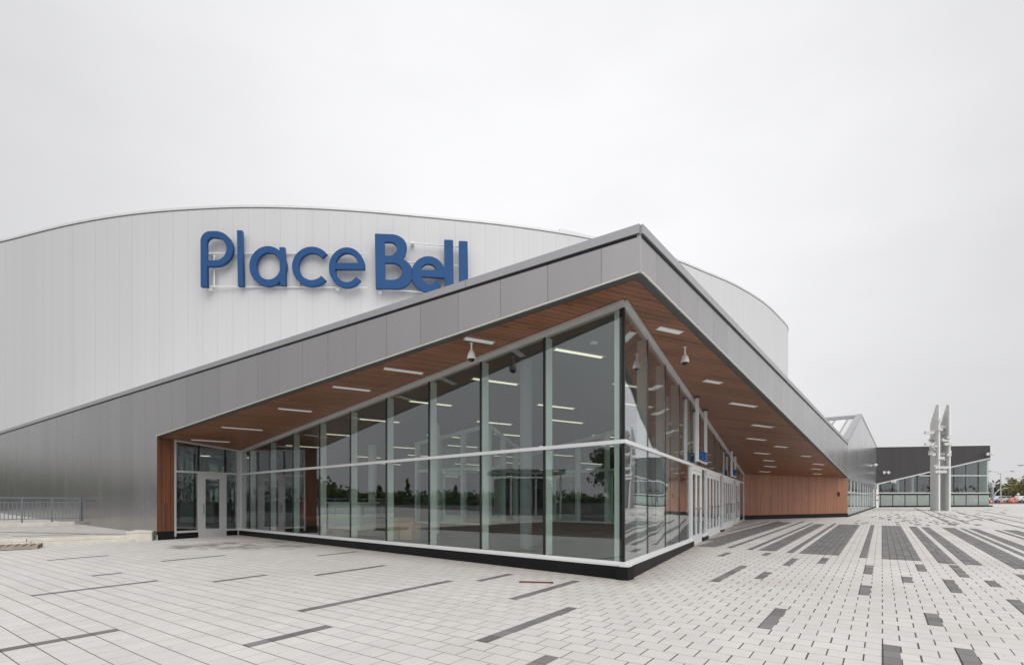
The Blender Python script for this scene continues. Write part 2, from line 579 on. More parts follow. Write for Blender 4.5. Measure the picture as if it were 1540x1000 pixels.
# charcoal bands: near-left, near-right, far pixel of each band as surveyed on the plaza
S6 = lambda x, y: (1040 + x / 6.16, 760 + y / 6.16)
S7 = lambda x, y: (1290 + x / 6.16, 760 + y / 6.16)
S5 = lambda x, y: (1200 + x / 4.529, 850 + y / 4.529)
S4 = lambda x, y: (900 + x / 5.133, 850 + y / 5.133)
S3 = lambda x, y: (600 + x / 5.133, 850 + y / 5.133)
S2 = lambda x, y: (300 + x / 5.133, 850 + y / 5.133)
S1 = lambda x, y: (0 + x / 5.133, 850 + y / 5.133)
bands = [
    (S6(330, 240), S6(400, 232), S6(760, 150)), (S6(150, 322), S6(215, 326), S6(930, 150)),
    (S6(60, 375), S6(235, 385), S6(1090, 160)), (S6(335, 395), S6(378, 397), S6(1180, 150)),
    (S6(530, 408), S6(577, 411), S6(1295, 165)), (S6(635, 415), S6(787, 424), S6(1390, 175)),
    (S6(900, 433), S6(950, 437), S6(1480, 170)), (S6(1005, 440), S6(1355, 463), S7(125, 180)),
    (S7(5, 475), S7(62, 480), S7(240, 182)), (S7(190, 490), S7(590, 518), S7(487, 192)),
    (S7(740, 528), S7(945, 545), S7(640, 197)), (S7(1030, 550), S7(1185, 560), S7(730, 203)),
    (S7(1440, 580), S7(1720, 600), S7(935, 207)), (S7(1640, 520), S7(1720, 525), S7(1020, 213)),
    (S7(1640, 465), S7(1800, 470), S7(1120, 215)), (S7(1700, 370), S7(1760, 372), S7(1290, 226)),
    (S7(1700, 330), S7(1860, 335), S7(1450, 229)),
    (S7(885, 185), S7(900, 185), S7(595, 22)), (S7(1000, 160), S7(1016, 160), S7(690, 40)),
    (S7(1500, 270), S7(1525, 271), S7(820, 48)), (S7(1540, 215), S7(1560, 216), S7(872, 58)),
    (S7(1540, 165), S7(1552, 166), S7(1032, 90)), (S7(1540, 120), S7(1550, 120), S7(880, 40)),
    (S6(220, 465), S6(268, 467), S6(365, 437)), (S6(635, 465), S6(680, 467), S6(745, 437)),
    (S6(875, 555), S6(935, 558), S6(1030, 495)), (S6(1195, 543), S6(1255, 547), S6(1325, 487)),
    (S5(450, 56), S5(505, 58), S5(523, 2)), (S5(375, 200), S5(455, 203), S5(470, 133)),
    (S5(690, 115), S5(757, 120), S5(755, 78)), (S5(815, 34), S5(862, 36), S5(855, -8)),
    (S5(1135, 78), S5(1190, 80), S5(1120, 2)), (S5(1068, 180), S5(1137, 183), S5(1080, 97)),
    (S5(1330, 143), S5(1390, 147), S5(1345, 107)), (S5(883, 402), S5(988, 412), S5(960, 325)),
    (S5(1560, 375), S5(1650, 382), S5(1490, 236)), (S5(1570, 120), S5(1640, 125), S5(1500, 57)),
    (S5(1570, 18), S5(1640, 20), S5(1480, -12)),
    (S5(525, 730), S5(675, 738), S5(670, 550)), (S5(1215, 740), S5(1355, 750), S5(1280, 597)),
    (S4(830, 120), S4(892, 124), S4(1165, 2)), (S4(1185, 102), S4(1242, 108), S4(1335, 55)),
    (S4(1240, 485), S4(1340, 492), S4(1465, 350)),
    (S3(590, 120), S3(635, 124), S3(845, 72)), (S3(885, 248), S3(940, 254), S3(1365, 126)),
    (S3(620, 570), S3(705, 585), S3(1400, 320)), (S3(820, 850), S3(960, 870), S3(1230, 705)),
    (S2(730, 345), S2(772, 353), S3(350, 120)), (S2(390, 590), S2(443, 602), S2(970, 468)),
    (S2(120, 120), S2(150, 124), S2(485, 75)), (S2(910, 74), S2(945, 77), S2(1460, -3)),
    (S1(-220, 680), S1(-190, 690), S1(950, 490)), (S1(276, 230), S1(302, 234), S1(1220, 120)),
    (S1(646, 82), S1(672, 84), S1(915, 54)),
    ((233, 844), (238, 844.5), (345, 834)), ((68, 842), (73, 842.4), (155, 835)),
    ((482, 835), (488, 835.5), (535, 829.4)),
]
rnd = random.Random(3)
for k in range(95):      # single charcoal setts scattered beyond the bands
    px, py = rnd.uniform(1285, 1500), rnd.uniform(773, 790)
    w = (py - 753) * 0.045
    bands.append(((px, py), (px + w, py), (px + w * 0.9, py - (py - 750) * 0.035)))
for k in range(26):
    px, py = rnd.uniform(1300, 1530), rnd.uniform(766, 773)
    bands.append(((px, py), (px + 1.6, py), (px + 1.6, py - 0.6)))


def uvw(p):
    return p.x * UX + p.y * UY, p.x * VX + p.y * VY


b = MB()
used = []
HB = BW / 2
for nl, nr, fr in bands:
    (u0, v0), (u1, v1), (u2, v2) = uvw(ground(*nl)), uvw(ground(*nr)), uvw(ground(*fr))
    c = (u0 + u1) / 2
    n = max(1, round(abs(u1 - u0) / HB))
    ua = round((c - n * HB / 2) / HB) * HB
    va = round(min(v0, v1) / RH) * RH
    vb = max(va + RH, round(v2 / RH) * RH)
    box = (ua + 0.001, ua + n * HB - 0.001, va + 0.001, vb - 0.001)
    if any(box[0] < q[1] and box[1] > q[0] and box[2] < q[3] and box[3] > q[2] for q in used):
        continue
    used.append(box)
    q = []
    for u, v in ((box[0], box[2]), (box[1], box[2]), (box[1], box[3]), (box[0], box[3])):
        x, y = u * UX + v * VX, u * UY + v * VY
        q.append((x, y, g(x, y) + 0.004))
    b.add(q, [(0, 1, 2, 3)])
tag(b.build('paving_bands', M['paver_dark']), kind='structure')

sA, sB = ground(201, 814), ground(34, 821.8)
sdir = Vector((sB - sA).xy).normalized()
off_ = Vector((-sdir.y, sdir.x))
if off_.dot(Vector((-1, 1))) > 0:
    off_ = -off_
e0, e1 = Vector(sA.xy) + sdir * 4.6 + off_ * .7, Vector(sA.xy) + sdir * 21 + off_ * .7
ap = [e0, e1, Vector((-29.9, -19.9)), Vector((-8.0, -19.9)), Vector((-8.0, 5.2))]
b = MB().add([(p.x, p.y, g(p.x, p.y) + .006) for p in ap], [(0, 1, 2, 3, 4)])
M['earth'] = mat('packed_earth', (0.115, 0.085, 0.068), 0.9, dirt=0.35, dscale=0.9)
tag(b.build('unpaved_ground', M['earth']), kind='structure')

# street beyond the plaza
b = MB().add([(60, 80, g(60, 78) + 0.01), (420, 80, g(75, 78) + 0.01), (420, 92, g(75, 78) + 0.01), (60, 92, g(60, 78) + 0.01)], [(0, 1, 2, 3)])
tag(b.build('street', M['asphalt']), kind='structure')

# ------------------------------------------------------------------ entrance pavilion: survey points
C = Vector(at(939, 0, 9.26).xy)
DEPL, DEPR = 9.26 * 1042 / 465.5, 9.26 * 256 / 76.5
GL = Vector(at(362.5, 0, DEPL).xy)
GR = Vector(at(1118.5, 0, DEPR).xy)
DL, DR = (GL - C).normalized(), (GR - C).normalized()
LL, LR = (GL - C).length, (GR - C).length
ZC, ZL, ZR = at(0, 451, 9.26).z, at(0, 677, DEPL).z, at(0, 712.8, DEPR).z
Mx = Matrix(((GL.x - C.x, GL.y - C.y), (GR.x - C.x, GR.y - C.y))).inverted() @ Vector((ZL - ZC, ZR - ZC))
SP, SQ = Mx.x, Mx.y


def zs(x, y):
    """underside of the sloping roof"""
    return ZC + SP * (x - C.x) + SQ * (y - C.y)


def soffit_at(px, py):
    rx, rz = (px - CX) / FOC, (HY - py) / FOC
    Y = (ZC - SP * C.x - SQ * C.y - EYE) / (rz - SP * rx - SQ)
    return Vector((rx * Y, Y, EYE + rz * Y))


F0, FL, FR = soffit_at(963, 412), soffit_at(236, 657), soffit_at(1275, 718)
FDL = Vector((FL - F0).xy).normalized()
FDR = Vector((FR - F0).xy).normalized()
FE = Vector(F0.xy) + FDL * 52.0                      # far end of the long left wall
TL, _ = column(0, F0, FDL)
ZT0, ZTL, ZTR = at(0, 338, F0.y).z, at(0, 649, TL.y).z, at(0, 665, FR.y).z
Mt = Matrix(((TL.x - F0.x, TL.y - F0.y), (FR.x - F0.x, FR.y - F0.y))).inverted() @ Vector((ZTL - ZT0, ZTR - ZT0))


def zt(x, y):
    return ZT0 + Mt.x * (x - F0.x) + Mt.y * (y - F0.y)


pav = thing('entrance_pavilion', 'low glass entrance hall under a sharp-cornered grey metal roof with wood soffit', 'building', (C.x, C.y, 0))
ML, MR = frame(C, DL), frame(C, DR)
MFL, MFR = frame(F0.xy, FDL), frame(F0.xy, FDR)


def loc_z(fn, P, d, x, y, sgn=1):
    """height field fn at wall-local (x, y)"""
    n = Vector((-d[1], d[0]))
    q = Vector((P[0], P[1])) + Vector(d) * x + n * y
    return fn(q.x, q.y)


# plank direction of the soffit, from the first recessed light
pa, pb = soffit_at(993.5, 491.5), soffit_at(1027, 498.8)
PD = Vector((pb - pa).xy).normalized()
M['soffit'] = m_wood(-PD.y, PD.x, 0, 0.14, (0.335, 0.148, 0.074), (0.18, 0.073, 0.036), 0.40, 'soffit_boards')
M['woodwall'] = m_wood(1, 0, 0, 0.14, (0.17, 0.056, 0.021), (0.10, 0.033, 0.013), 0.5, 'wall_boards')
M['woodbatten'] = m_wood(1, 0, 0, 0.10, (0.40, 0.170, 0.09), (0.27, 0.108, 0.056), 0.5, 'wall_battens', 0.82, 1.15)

# --- left fascia running down into the long wall
tFL = (Vector(FL.xy) - Vector(F0.xy)).length
tFE = 52.0
CAPH = 0.15
zb = lambda x: loc_z(zs, F0, FDL, x, 0)
ztl = lambda x: loc_z(zt, F0, FDL, x, 0)
poly = [(0.06, zb(0.06) + 0.02), (tFL, zb(tFL) + 0.02), (tFL, -0.15), (tFE, -0.15), (tFE, ztl(tFE) - CAPH), (0.06, ztl(0.06) - CAPH)]
MB().prism_xz(poly, -0.20, 0.0).build('wall', M['fascia'], pav, MFL)
ztr = lambda x: loc_z(zt, F0, FDR, x, 0)
zbr = lambda x: loc_z(zs, F0, FDR, x, 0)
tFR = (Vector(FR.xy) - Vector(F0.xy)).length
poly = [(0.06, zbr(0.06) + 0.02), (tFR, zbr(tFR) + 0.02), (tFR, ztr(tFR) - CAPH), (0.06, ztr(0.06) - CAPH)]
MB().prism_xz(poly, 0.0, 0.20).build('fascia', M['fascia'], pav, MFR)
# corner post where both faces meet
nl, nr = Vector((-FDL.y, FDL.x)), Vector((FDR.y, -FDR.x))
inn = (FDL + FDR).normalized()
cz0, cz1 = zs(F0.x, F0.y) + 0.02, zt(F0.x, F0.y) - CAPH
ring = [Vector(F0.xy) + nl * 0.012 * 0, Vector(F0.xy) + FDL * 0.06, Vector(F0.xy) + inn * 0.16, Vector(F0.xy) + FDR * 0.06]
MB().slab([(p.x, p.y, cz0) for p in ring], [(p.x, p.y, cz1) for p in ring]).build('corner_trim', M['cap'], pav)
# copings
def coping(z, M_, t0, t1, y0, y1, joint=3.0):
    bb = MB()
    t = t0
    while t < t1 - 0.01:
        e = min(t1, t + joint)
        za, ze = z(t), z(e)
        bb.slab([(t + .004, y0, za - CAPH + .004), (e - .004, y0, ze - CAPH + .004), (e - .004, y1, ze - CAPH + .004), (t + .004, y1, za - CAPH + .004)],
                [(t + .004, y0, za), (e - .004, y0, ze), (e - .004, y1, ze), (t + .004, y1, za)])
        t = e
    bb.build('coping', M['cap'], pav, M_)


coping(ztl, MFL, 0.0, tFE, -0.30, 0.045, 3.6)
coping(ztr, MFR, 0.0, tFR, -0.045, 0.30, 3.6)
# dark shadow gap under the coping and pale drip edge above it
def strip(fn, M_, t0, t1, y0, y1, z0, z1, m, name):
    MB().slab([(t0, y0, fn(t0) + z0), (t1, y0, fn(t1) + z0), (t1, y1, fn(t1) + z0), (t0, y1, fn(t0) + z0)],
              [(t0, y0, fn(t0) + z1), (t1, y0, fn(t1) + z1), (t1, y1, fn(t1) + z1), (t0, y1, fn(t0) + z1)]).build(name, M[m], pav, M_)


strip(ztl, MFL, 0.06, tFE, 0.002, 0.010, -CAPH - 0.035, -CAPH, 'gasket', 'reveal_strip')
strip(ztr, MFR, 0.06, tFR, -0.010, -0.002, -CAPH - 0.035, -CAPH, 'gasket', 'reveal_strip')
strip(zb, MFL, 0.03, tFL, 0.002, 0.030, 0.018, 0.045, 'trim_pale', 'drip_edge')
strip(zbr, MFR, 0.03, tFR, -0.030, -0.002, 0.018, 0.045, 'trim_pale', 'drip_edge')
# dark bronze soffit border
strip(zb, MFL, 0.0, tFL, -0.16, 0.0, -0.004, 0.014, 'trim_dark', 'soffit_border')
strip(zbr, MFR, 0.0, tFR, 0.002, 0.16, -0.004, 0.014, 'trim_dark', 'soffit_border')

# --- recess on the left: wood return wall and door wall
R0, _ = Vector(FL.xy), 0
zdoor0 = 18.96 * FOC / 770 * 0.985
Q0 = Vector(at(262, 0, FL.y + 0.42).xy)          # inner end of wood return wall
dRet = (Q0 - R0).normalized()
MQ = frame(R0, dRet)
lenR = (Q0 - R0).length
gz = g(R0.x, R0.y)
zr = lambda x: zs(R0.x + dRet.x * x, R0.y + dRet.y * x) - 0.004
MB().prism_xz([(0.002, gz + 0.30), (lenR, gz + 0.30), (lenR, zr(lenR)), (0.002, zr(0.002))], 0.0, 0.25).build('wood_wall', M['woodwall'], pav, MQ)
MB().box(0.002, lenR, -0.015, 0.25, gz - 0.2, gz + 0.297).build('kerb', M['kerb'], pav, MQ)
DD = (GL - Q0).normalized()
MD = frame(Q0, DD)
LD = (GL - Q0).length
zd = lambda x: zs(Q0.x + DD.x * x, Q0.y + DD.y * x)
ZTR_ = 2.465
gd = g(Q0.x, Q0.y)
SILL = 0.312


def px_t(px, P=Q0, d=DD):
    return column(px, P, d)[1]


# door wall: panes, posts, one door
d0, d1 = px_t(299), px_t(339)
posts = [0.03, d0, d1, LD - 0.05]
MB().box(0.0, 0.06, -0.03, 0.12, gd + 0.1, zd(0.03) - 0.008).build('mullion', M['alu'], pav, MD)
for x in (d0, d1):
    MB().box(x - 0.03, x + 0.03, -0.03, 0.12, gd - 0.1, ZTR_ - 0.04).build('mullion', M['alu'], pav, MD)
    MB().box(x - 0.022, x + 0.022, -0.012, 0.12, ZTR_ + 0.04, zd(x) - 0.065).build('mullion', M['gasket'], pav, MD)
MB().box(LD - 0.16, LD + 0.02, -0.05, 0.16, gd - 0.05, zd(LD) - 0.008).build('corner_post', M['alu'], pav, MD)
MB().box(0.06, LD - 0.16, -0.035, 0.10, ZTR_ - 0.035, ZTR_ + 0.035).build('transom', M['alu'], pav, MD)
MB().slab([(0.06, -0.03, zd(.06) - .07), (LD - .16, -0.03, zd(LD - .16) - .07), (LD - .16, .1, zd(LD - .16) - .07), (.06, .1, zd(.06) - .07)],
          [(0.06, -0.03, zd(.06) - .006), (LD - .16, -0.03, zd(LD - .16) - .006), (LD - .16, .1, zd(LD - .16) - .006), (.06, .1, zd(.06) - .006)]).build('top_frame', M['alu'], pav, MD)
for a, e in ((0.06, d0 - 0.03), (d0 + 0.03, d1 - 0.03), (d1 + 0.03, LD - 0.16)):
    MB().prism_xz([(a, ZTR_ + .035), (e, ZTR_ + .035), (e, zd(e) - .07), (a, zd(a) - .07)], 0.02, 0.034).build('window_pane', M['glass'], pav, MD)
for a, e in ((0.06, d0 - 0.03), (d1 + 0.03, LD - 0.16)):
    MB().box(a, e, 0.02, 0.034, SILL, ZTR_ - .035).build('window_pane', M['glass'], pav, MD)
    MB().box(a, e, -0.04, 0.10, SILL - 0.07, SILL).build('sill', M['alu'], pav, MD)
    MB().box(a, e, -0.03, 0.12, gd - 0.2, SILL - 0.072).build('kerb', M['kerb'], pav, MD)


def door_leaf(Mf, x0, x1, z0, z1, face, m='alu', stile=0.10, bottom=0.30, top=0.12, hand=0, glassm='glass', pull='loop'):
    """framed glass leaf in wall-local coordinates; face = y of the outer face, sign says which way is out"""
    o, s = face
    ya, yb = sorted((o, o - s * 0.05))
    bb = MB()
    bb.box(x0, x0 + stile, ya, yb, z0, z1).box(x1 - stile, x1, ya, yb, z0, z1)
    bb.box(x0 + stile, x1 - stile, ya, yb, z0, z0 + bottom).box(x0 + stile, x1 - stile, ya, yb, z1 - top, z1)
    d = bb.build('door', M[m], pav, Mf)
    MB().box(x0 + stile, x1 - stile, o - s * 0.032, o - s * 0.018, z0 + bottom, z1 - top).build('door_pane', M[glassm], d, Mf)
    hx = x0 + stile * 0.5 if hand == 0 else x1 - stile * 0.5
    yo = o + s * 0.07
    if pull == 'loop':
        pts = [(hx, o, z0 + 0.88), (hx, yo, z0 + 0.90), (hx, yo, z0 + 1.22), (hx, o, z0 + 1.24)]
        MB().tube(pts, 0.014, 8).build('handle', M['galv'], d, Mf)
    else:
        MB().tube([(x0 + stile * .6, yo, z0 + 1.06), (x1 - stile * .6, yo, z0 + 1.06)], 0.014, 8).tube(
            [(hx, o, z0 + 1.06), (hx, yo, z0 + 1.06)], 0.011, 6).tube([(hx, yo, z0 + .66), (hx, yo, z0 + 1.06)], 0.014, 8).tube(
            [(hx, yo, z0 + .66), (hx + (0.18 if hand == 0 else -0.18), yo, z0 + .66)], 0.012, 8).build('handle', M['galv'], d, Mf)
    return d


door_leaf(MD, d0 + 0.032, d1 - 0.032, gd + 0.015, ZTR_ - 0.04, (-0.02, -1), 'alu', 0.20, 0.30, 0.20)

# --- glazed walls
WB, RB = 1.82, 1.68
Zt0, Zt1 = 2.462 - 0.035, 2.462 + 0.035


def glazing(Mf, P, d, L, bay, s, door_groups, gm='glass'):
    """s = +1 when local +y is outdoors, -1 when it is indoors"""
    top = lambda x: loc_z(zs, P, d, x, 0) - 0.006
    head = lambda x: top(x) - 0.12
    gl = lambda x: g(P[0] + d[0] * x, P[1] + d[1] * x)
    Y = lambda a, e: sorted((s * a, s * e))

    def bx(x0, x1, a, e, z0, z1, name, m):
        y0, y1 = Y(a, e)
        return MB().box(x0, x1, y0, y1, z0, z1).build(name, M[m], pav, Mf)

    def sloped(x0, x1, a, e, f0, f1, name, m):
        y0, y1 = Y(a, e)
        return MB().prism_xz([(x0, f0(x0)), (x1, f0(x1)), (x1, f1(x1)), (x0, f1(x0))], y0, y1).build(name, M[m], pav, Mf)

    in_door = lambda x: any(q[0] - 0.01 < x < q[1] + 0.01 for q in door_groups)
    # top frame in two steps
    sloped(0.0, L, -0.10, 0.06, lambda x: top(x) - 0.055, top, 'top_frame', 'alu')
    sloped(0.0, L, -0.10, 0.025, head, lambda x: top(x) - 0.057, 'top_frame', 'alu')
    # stretches of solid kerb and sill between the doors
    edges = [0.0] + [v for q in door_groups for v in q[:2]] + [L]
    for k in range(0, len(edges), 2):
        a, e = edges[k], edges[k + 1]
        if e - a < 0.02:
            continue
        a0 = a if k else -0.125
        y0, y1 = Y(-0.12, 0.10)
        MB().slab([(a0, y0, gl(a0) - .25), (e, y0, gl(e) - .25), (e, y1, gl(e) - .25), (a0, y1, gl(a0) - .25)],
                  [(a0, y0, 0.235), (e, y0, 0.235), (e, y1, 0.235), (a0, y1, 0.235)]).build('kerb', M['kerb'], pav, Mf)
        pr = [(s * -0.05, 0.312), (s * 0.012, 0.312), (s * 0.105, 0.268), (s * 0.105, 0.237), (s * -0.05, 0.237)]
        MB().prism_yz(pr, a0, e).build('sill', M['alu_white'], pav, Mf)
    bx(-0.03, L, -0.06, 0.035, Zt0, Zt1, 'transom', 'alu_white')
    xs_ = [i * bay for i in range(int(L / bay) + 1)]
    if L - xs_[-1] < 0.35:
        xs_ = xs_[:-1]
    xs_.append(L)
    for i, x in enumerate(xs_):
        if i == len(xs_) - 1:
            bx(x - 0.09, x, -0.18, 0.03, 0.0, top(x) - 0.125, 'corner_post', 'alu')
            continue
        if i > 0:
            w = 0.026
            bx(x - w, x + w, -0.02, 0.006, Zt1 + .001, head(x), 'mullion', 'gasket')
            bx(x - 0.045, x + 0.045, -0.21, -0.03, Zt1 + .001, head(x), 'mullion_fin', 'fin')
            if not in_door(x):
                bx(x - w, x + w, -0.02, 0.006, SILL, Zt0 - .001, 'mullion', 'gasket')
                bx(x - 0.045, x + 0.045, -0.21, -0.03, SILL, Zt0 - .001, 'mullion_fin', 'fin')
        x0 = x + (0.028 if i else 0.05)
        x1 = xs_[i + 1] - (0.028 if i + 1 < len(xs_) - 1 else 0.09)
        sloped(x0, x1, -0.014, 0.0, lambda q: Zt1, head, 'window_pane', gm)
        cuts = [x0, x1]
        segs = [(x0, x1)]
        for q in door_groups:
            new = []
            for a, e in segs:
                if q[1] <= a or q[0] >= e:
                    new.append((a, e))
                else:
                    if q[0] - a > 0.08:
                        new.append((a, q[0]))
                    if e - q[1] > 0.08:
                        new.append((q[1], e))
            segs = new
        for a, e in segs:
            bx(a, e, -0.014, 0.0, SILL, Zt0, 'window_pane', gm)
    for a, e, n in door_groups:
        zf = gl((a + e) / 2)
        bx(a, a + 0.06, -0.10, 0.05, zf - 0.2, Zt0 - .001, 'door_frame', 'alu_white')
        bx(e - 0.06, e, -0.10, 0.05, zf - 0.2, Zt0 - .001, 'door_frame', 'alu_white')
        bx(a + 0.06, e - 0.06, -0.10, 0.05, Zt0 - 0.11, Zt0 - .001, 'door_frame', 'alu_white')
        bx(a + 0.06, e - 0.06, -0.12, 0.06, zf - 0.2, zf + 0.02, 'threshold', 'alu')
        w = (e - a - 0.12) / n
        for k in range(n):
            door_leaf(Mf, a + 0.06 + k * w + 0.004, a + 0.06 + (k + 1) * w - 0.004, zf + 0.022, Zt0 - 0.115, (s * 0.03, s), 'alu_white',
                      0.085, 0.26, 0.11, 1 if k % 2 == 0 else 0, 'glass', 'bar')


glazing(ML, C, DL, LL, WB, 1, [])
glazing(MR, C, DR, LR, RB, -1, [(4 * RB, 5.06 * RB, 2), (5.74 * RB, 7.84 * RB, 4), (8.5 * RB, 11.0 * RB, 5), (11.6 * RB, 12.9 * RB, 2)], 'glass_wavy')
# black corner mullion
ring = [C + DL * 0.0 + DR * 0.0, C + DL * 0.10, C + (DL + DR) * 0.05, C + DR * 0.05]
MB().slab([(p.x, p.y, SILL) for p in ring], [(p.x, p.y, ZC - 0.13) for p in ring]).build('corner_mullion', M['gasket'], pav)
cc = C + (DL + DR).normalized() * 0.22
MB().box(-0.07, 0.07, -0.07, 0.07, SILL, zs(cc.x, cc.y) - .02).build('mullion_fin', M['fin'], pav, frame(cc, DL))

# --- wooden end wall under the roof on the right
EW = (Vector(FR.xy) - GR)
ED = EW.normalized()
ME = frame(GR, ED)
LE = EW.length
ze = lambda x: zs(GR.x + ED.x * x, GR.y + ED.y * x) - 0.004
ge = lambda x: g(GR.x + ED.x * x, GR.y + ED.y * x)
MB().prism_xz([(0.03, ge(0) + .25), (LE - .02, ge(LE) + .25), (LE - .02, ze(LE - .02)), (0.03, ze(.03))], 0.0, 0.3).build('wood_wall', M['woodbatten'], pav, ME)
MB().prism_xz([(0.03, ge(0) - .2), (LE - .02, ge(LE) - .2), (LE - .02, ge(LE) + .247), (0.03, ge(0) + .247)], -0.03, 0.3).build('kerb', M['kerb'], pav, ME)
MB().box(LE - 0.9, LE - 0.78, -0.06, 0.0, ge(LE) + 1.35, ge(LE) + 1.62).build('card_reader', M['gasket'], pav, ME)

# --- soffit, ceiling, roof
def plate(pts, fn, z0, z1, name, m):
    MB().slab([(p[0], p[1], fn(p[0], p[1]) + z0) for p in pts], [(p[0], p[1], fn(p[0], p[1]) + z1) for p in pts]).build(name, M[m], pav)


fe = Vector(F0.xy) + inn * 0.17
plate([fe, Vector(FL.xy) + FDL * -0.0 + Vector((FDL.y, -FDL.x)) * -0.14 * -1, Q0 + DD * 0.0, GL, C], zs, 0.0, 0.08, 'soffit', 'soffit')
plate([fe, C, GR, Vector(FR.xy) + Vector((-FDR.y, FDR.x)) * 0.16], zs, 0.0, 0.08, 'soffit', 'soffit')
B1, B2, B3 = Vector((5.0, 33.0)), Vector((-8.0, 32.5)), Vector((-15.0, 30.0))
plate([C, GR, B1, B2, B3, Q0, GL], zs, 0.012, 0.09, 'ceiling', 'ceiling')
roof_pts = [Vector(F0.xy) + inn * 0.3, Vector(FR.xy) + Vector((-FDR.y, FDR.x)) * 0.2, Vector((12, 43)), Vector((-10, 37)), FE + Vector((1.5, 2)), Vector(FL.xy) + Vector((FDL.y, -FDL.x)) * 0.25]
plate(roof_pts, zt, -0.35, -0.10, 'roof', 'arena_roof')
# floor and back walls
fl = [C, GR, B1, B2, B3, Q0, GL]
FLZ = 0.30
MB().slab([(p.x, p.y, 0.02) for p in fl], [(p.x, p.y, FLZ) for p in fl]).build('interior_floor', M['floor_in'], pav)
back = [GR + Vector((-.2, .05)), B1, B2, B3, Q0 + Vector((-.3, .3))]
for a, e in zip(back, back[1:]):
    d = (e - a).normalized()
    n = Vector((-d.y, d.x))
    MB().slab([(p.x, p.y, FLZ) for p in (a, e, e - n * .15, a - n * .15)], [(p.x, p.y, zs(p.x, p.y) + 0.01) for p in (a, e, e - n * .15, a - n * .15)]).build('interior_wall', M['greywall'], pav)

# --- interior partition seen through the corner panes
pp = [Vector(at(628, 0, 19.0).xy), Vector(at(735, 0, 17.2).xy), Vector(at(792, 0, 21.0).xy), Vector(at(962, 0, 17.4).xy)]
pz = [3.55, 3.95, 3.3, 4.0]
for i in range(3):
    a, e = pp[i], pp[i + 1]
    d = (e - a).normalized()
    L = (e - a).length
    Mp = frame(a, d)
    n = max(2, round(L / 1.25))
    zz = lambda x: min(pz[i] + (pz[i + 1] - pz[i]) * x / L, loc_z(zs, a, d, x, 0) - 0.03)
    bb = MB()
    for k in range(n + 1):
        x = L * k / n
        bb.box(x - 0.055, x + 0.055, -0.09, 0.09, FLZ + .3, zz(x))
    for k in range(n):
        x0, x1 = L * k / n + .055, L * (k + 1) / n - .055
        bb.box(x0, x1, -0.05, 0.05, 2.44, 2.54).box(x0, x1, -0.05, 0.05, FLZ + .3, FLZ + .36)
        bb.prism_xz([(x0, zz(x0) - .12), (x1, zz(x1) - .12), (x1, zz(x1)), (x0, zz(x0))], -0.05, 0.05)
    pt = bb.build('partition', M['fin'], pav, Mp)
    MB().box(0, L, -0.06, 0.06, FLZ, FLZ + .298).build('partition_kerb', M['kerb'], pt, Mp)
    MB().prism_xz([(0.06, FLZ + .37), (L - .06, FLZ + .37), (L - .06, zz(L - .06) - .13), (.06, zz(.06) - .13)], -0.006, 0.006).build('partition_pane', M['glass_inner'], pt, Mp)
    for k in range(n):
        if (i + k) % 2 == 0:
            continue
        x0, x1 = L * k / n + .075, L * (k + 1) / n - .075
        MB().box(x0, x0 + .1, .06, .1, FLZ + .36, 2.42).box(x1 - .1, x1, .06, .1, FLZ + .36, 2.42).box(x0 + .1, x1 - .1, .06, .1, 2.28, 2.42).box(
            x0 + .1, x1 - .1, .06, .1, FLZ + .36, FLZ + .6).build('partition_door', M['inwhite'], pt, Mp)
# columns
for px, dep, r, m in ((791, 12.0, 0.14, 'colgrey'), (655, 17.5, 0.14, 'inwhite'), (560, 20.5, 0.16, 'inwhite'), (748, 24.0, 0.16, 'inwhite'), (1000, 15.2, 0.13, 'inwhite'), (980, 20.5, .14, 'inwhite')):
    p = at(px, 0, dep)
    MB().lathe([(r, FLZ), (r, zs(p.x, p.y) + .01)], 24, p.x, p.y).build('column', M[m], pav, None, True)

# ------------------------------------------------------------------ things inside the hall
def strip_lamp(px, py, length=1.3, w=0.10, first=None):
    p = soffit_at(px, py)
    return p


lab_in = 'lit warm strip lamp recessed in the grey ceiling of the hall behind the glass'
slope = lambda d: SP * d.x + SQ * d.y
MS = Matrix.Translation((0, 0, 0))


def tilt(p, d, dz):
    """frame at p with x along d following the roof slope, z normal"""
    x = Vector((d.x, d.y, slope(d))).normalized()
    n = Vector((-SP, -SQ, 1)).normalized()
    y = n.cross(x)
    R = Matrix((x, y, n)).transposed().to_4x4()
    return Matrix.Translation(p + n * dz) @ R


lamp0 = None
inside = []
for i in range(6):
    for j in range(7):
        q = C + (DL + DR) * 0.5 + DL * (1.0 + i * 2.6) + DR * (1.2 + j * 2.4)
        if q.y > 30 or q.y < 10.6:
            continue
        inside.append(q + PD * (0.5 if j % 2 else -0.2))
places = ['above the corner column', 'deep in the hall', 'near the left glazing', 'near the doors', 'over the partition']
for k, q in enumerate(inside):
    p = Vector((q.x, q.y, zs(q.x, q.y)))
    Mt_ = tilt(p, PD, 0.0)
    if lamp0 is None:
        lamp0 = thing('strip_lamp', lab_in, 'ceiling light', (0, 0, 0), 0, 'warm strip lamps in the hall ceiling')
        place(lamp0, None, Mt_)
        MB().box(-0.62, 0.62, -0.055, 0.055, -0.004, 0.010).build('diffuser', M['lamp_in'], lamp0, Mt_)
        MB().box(-0.66, 0.66, -0.085, -0.057, -0.010, 0.010).box(-0.66, 0.66, 0.057, 0.085, -0.010, 0.010).build('trim', M['white'], lamp0, Mt_)
    else:
        copy_tree(lamp0, None, Mt_)

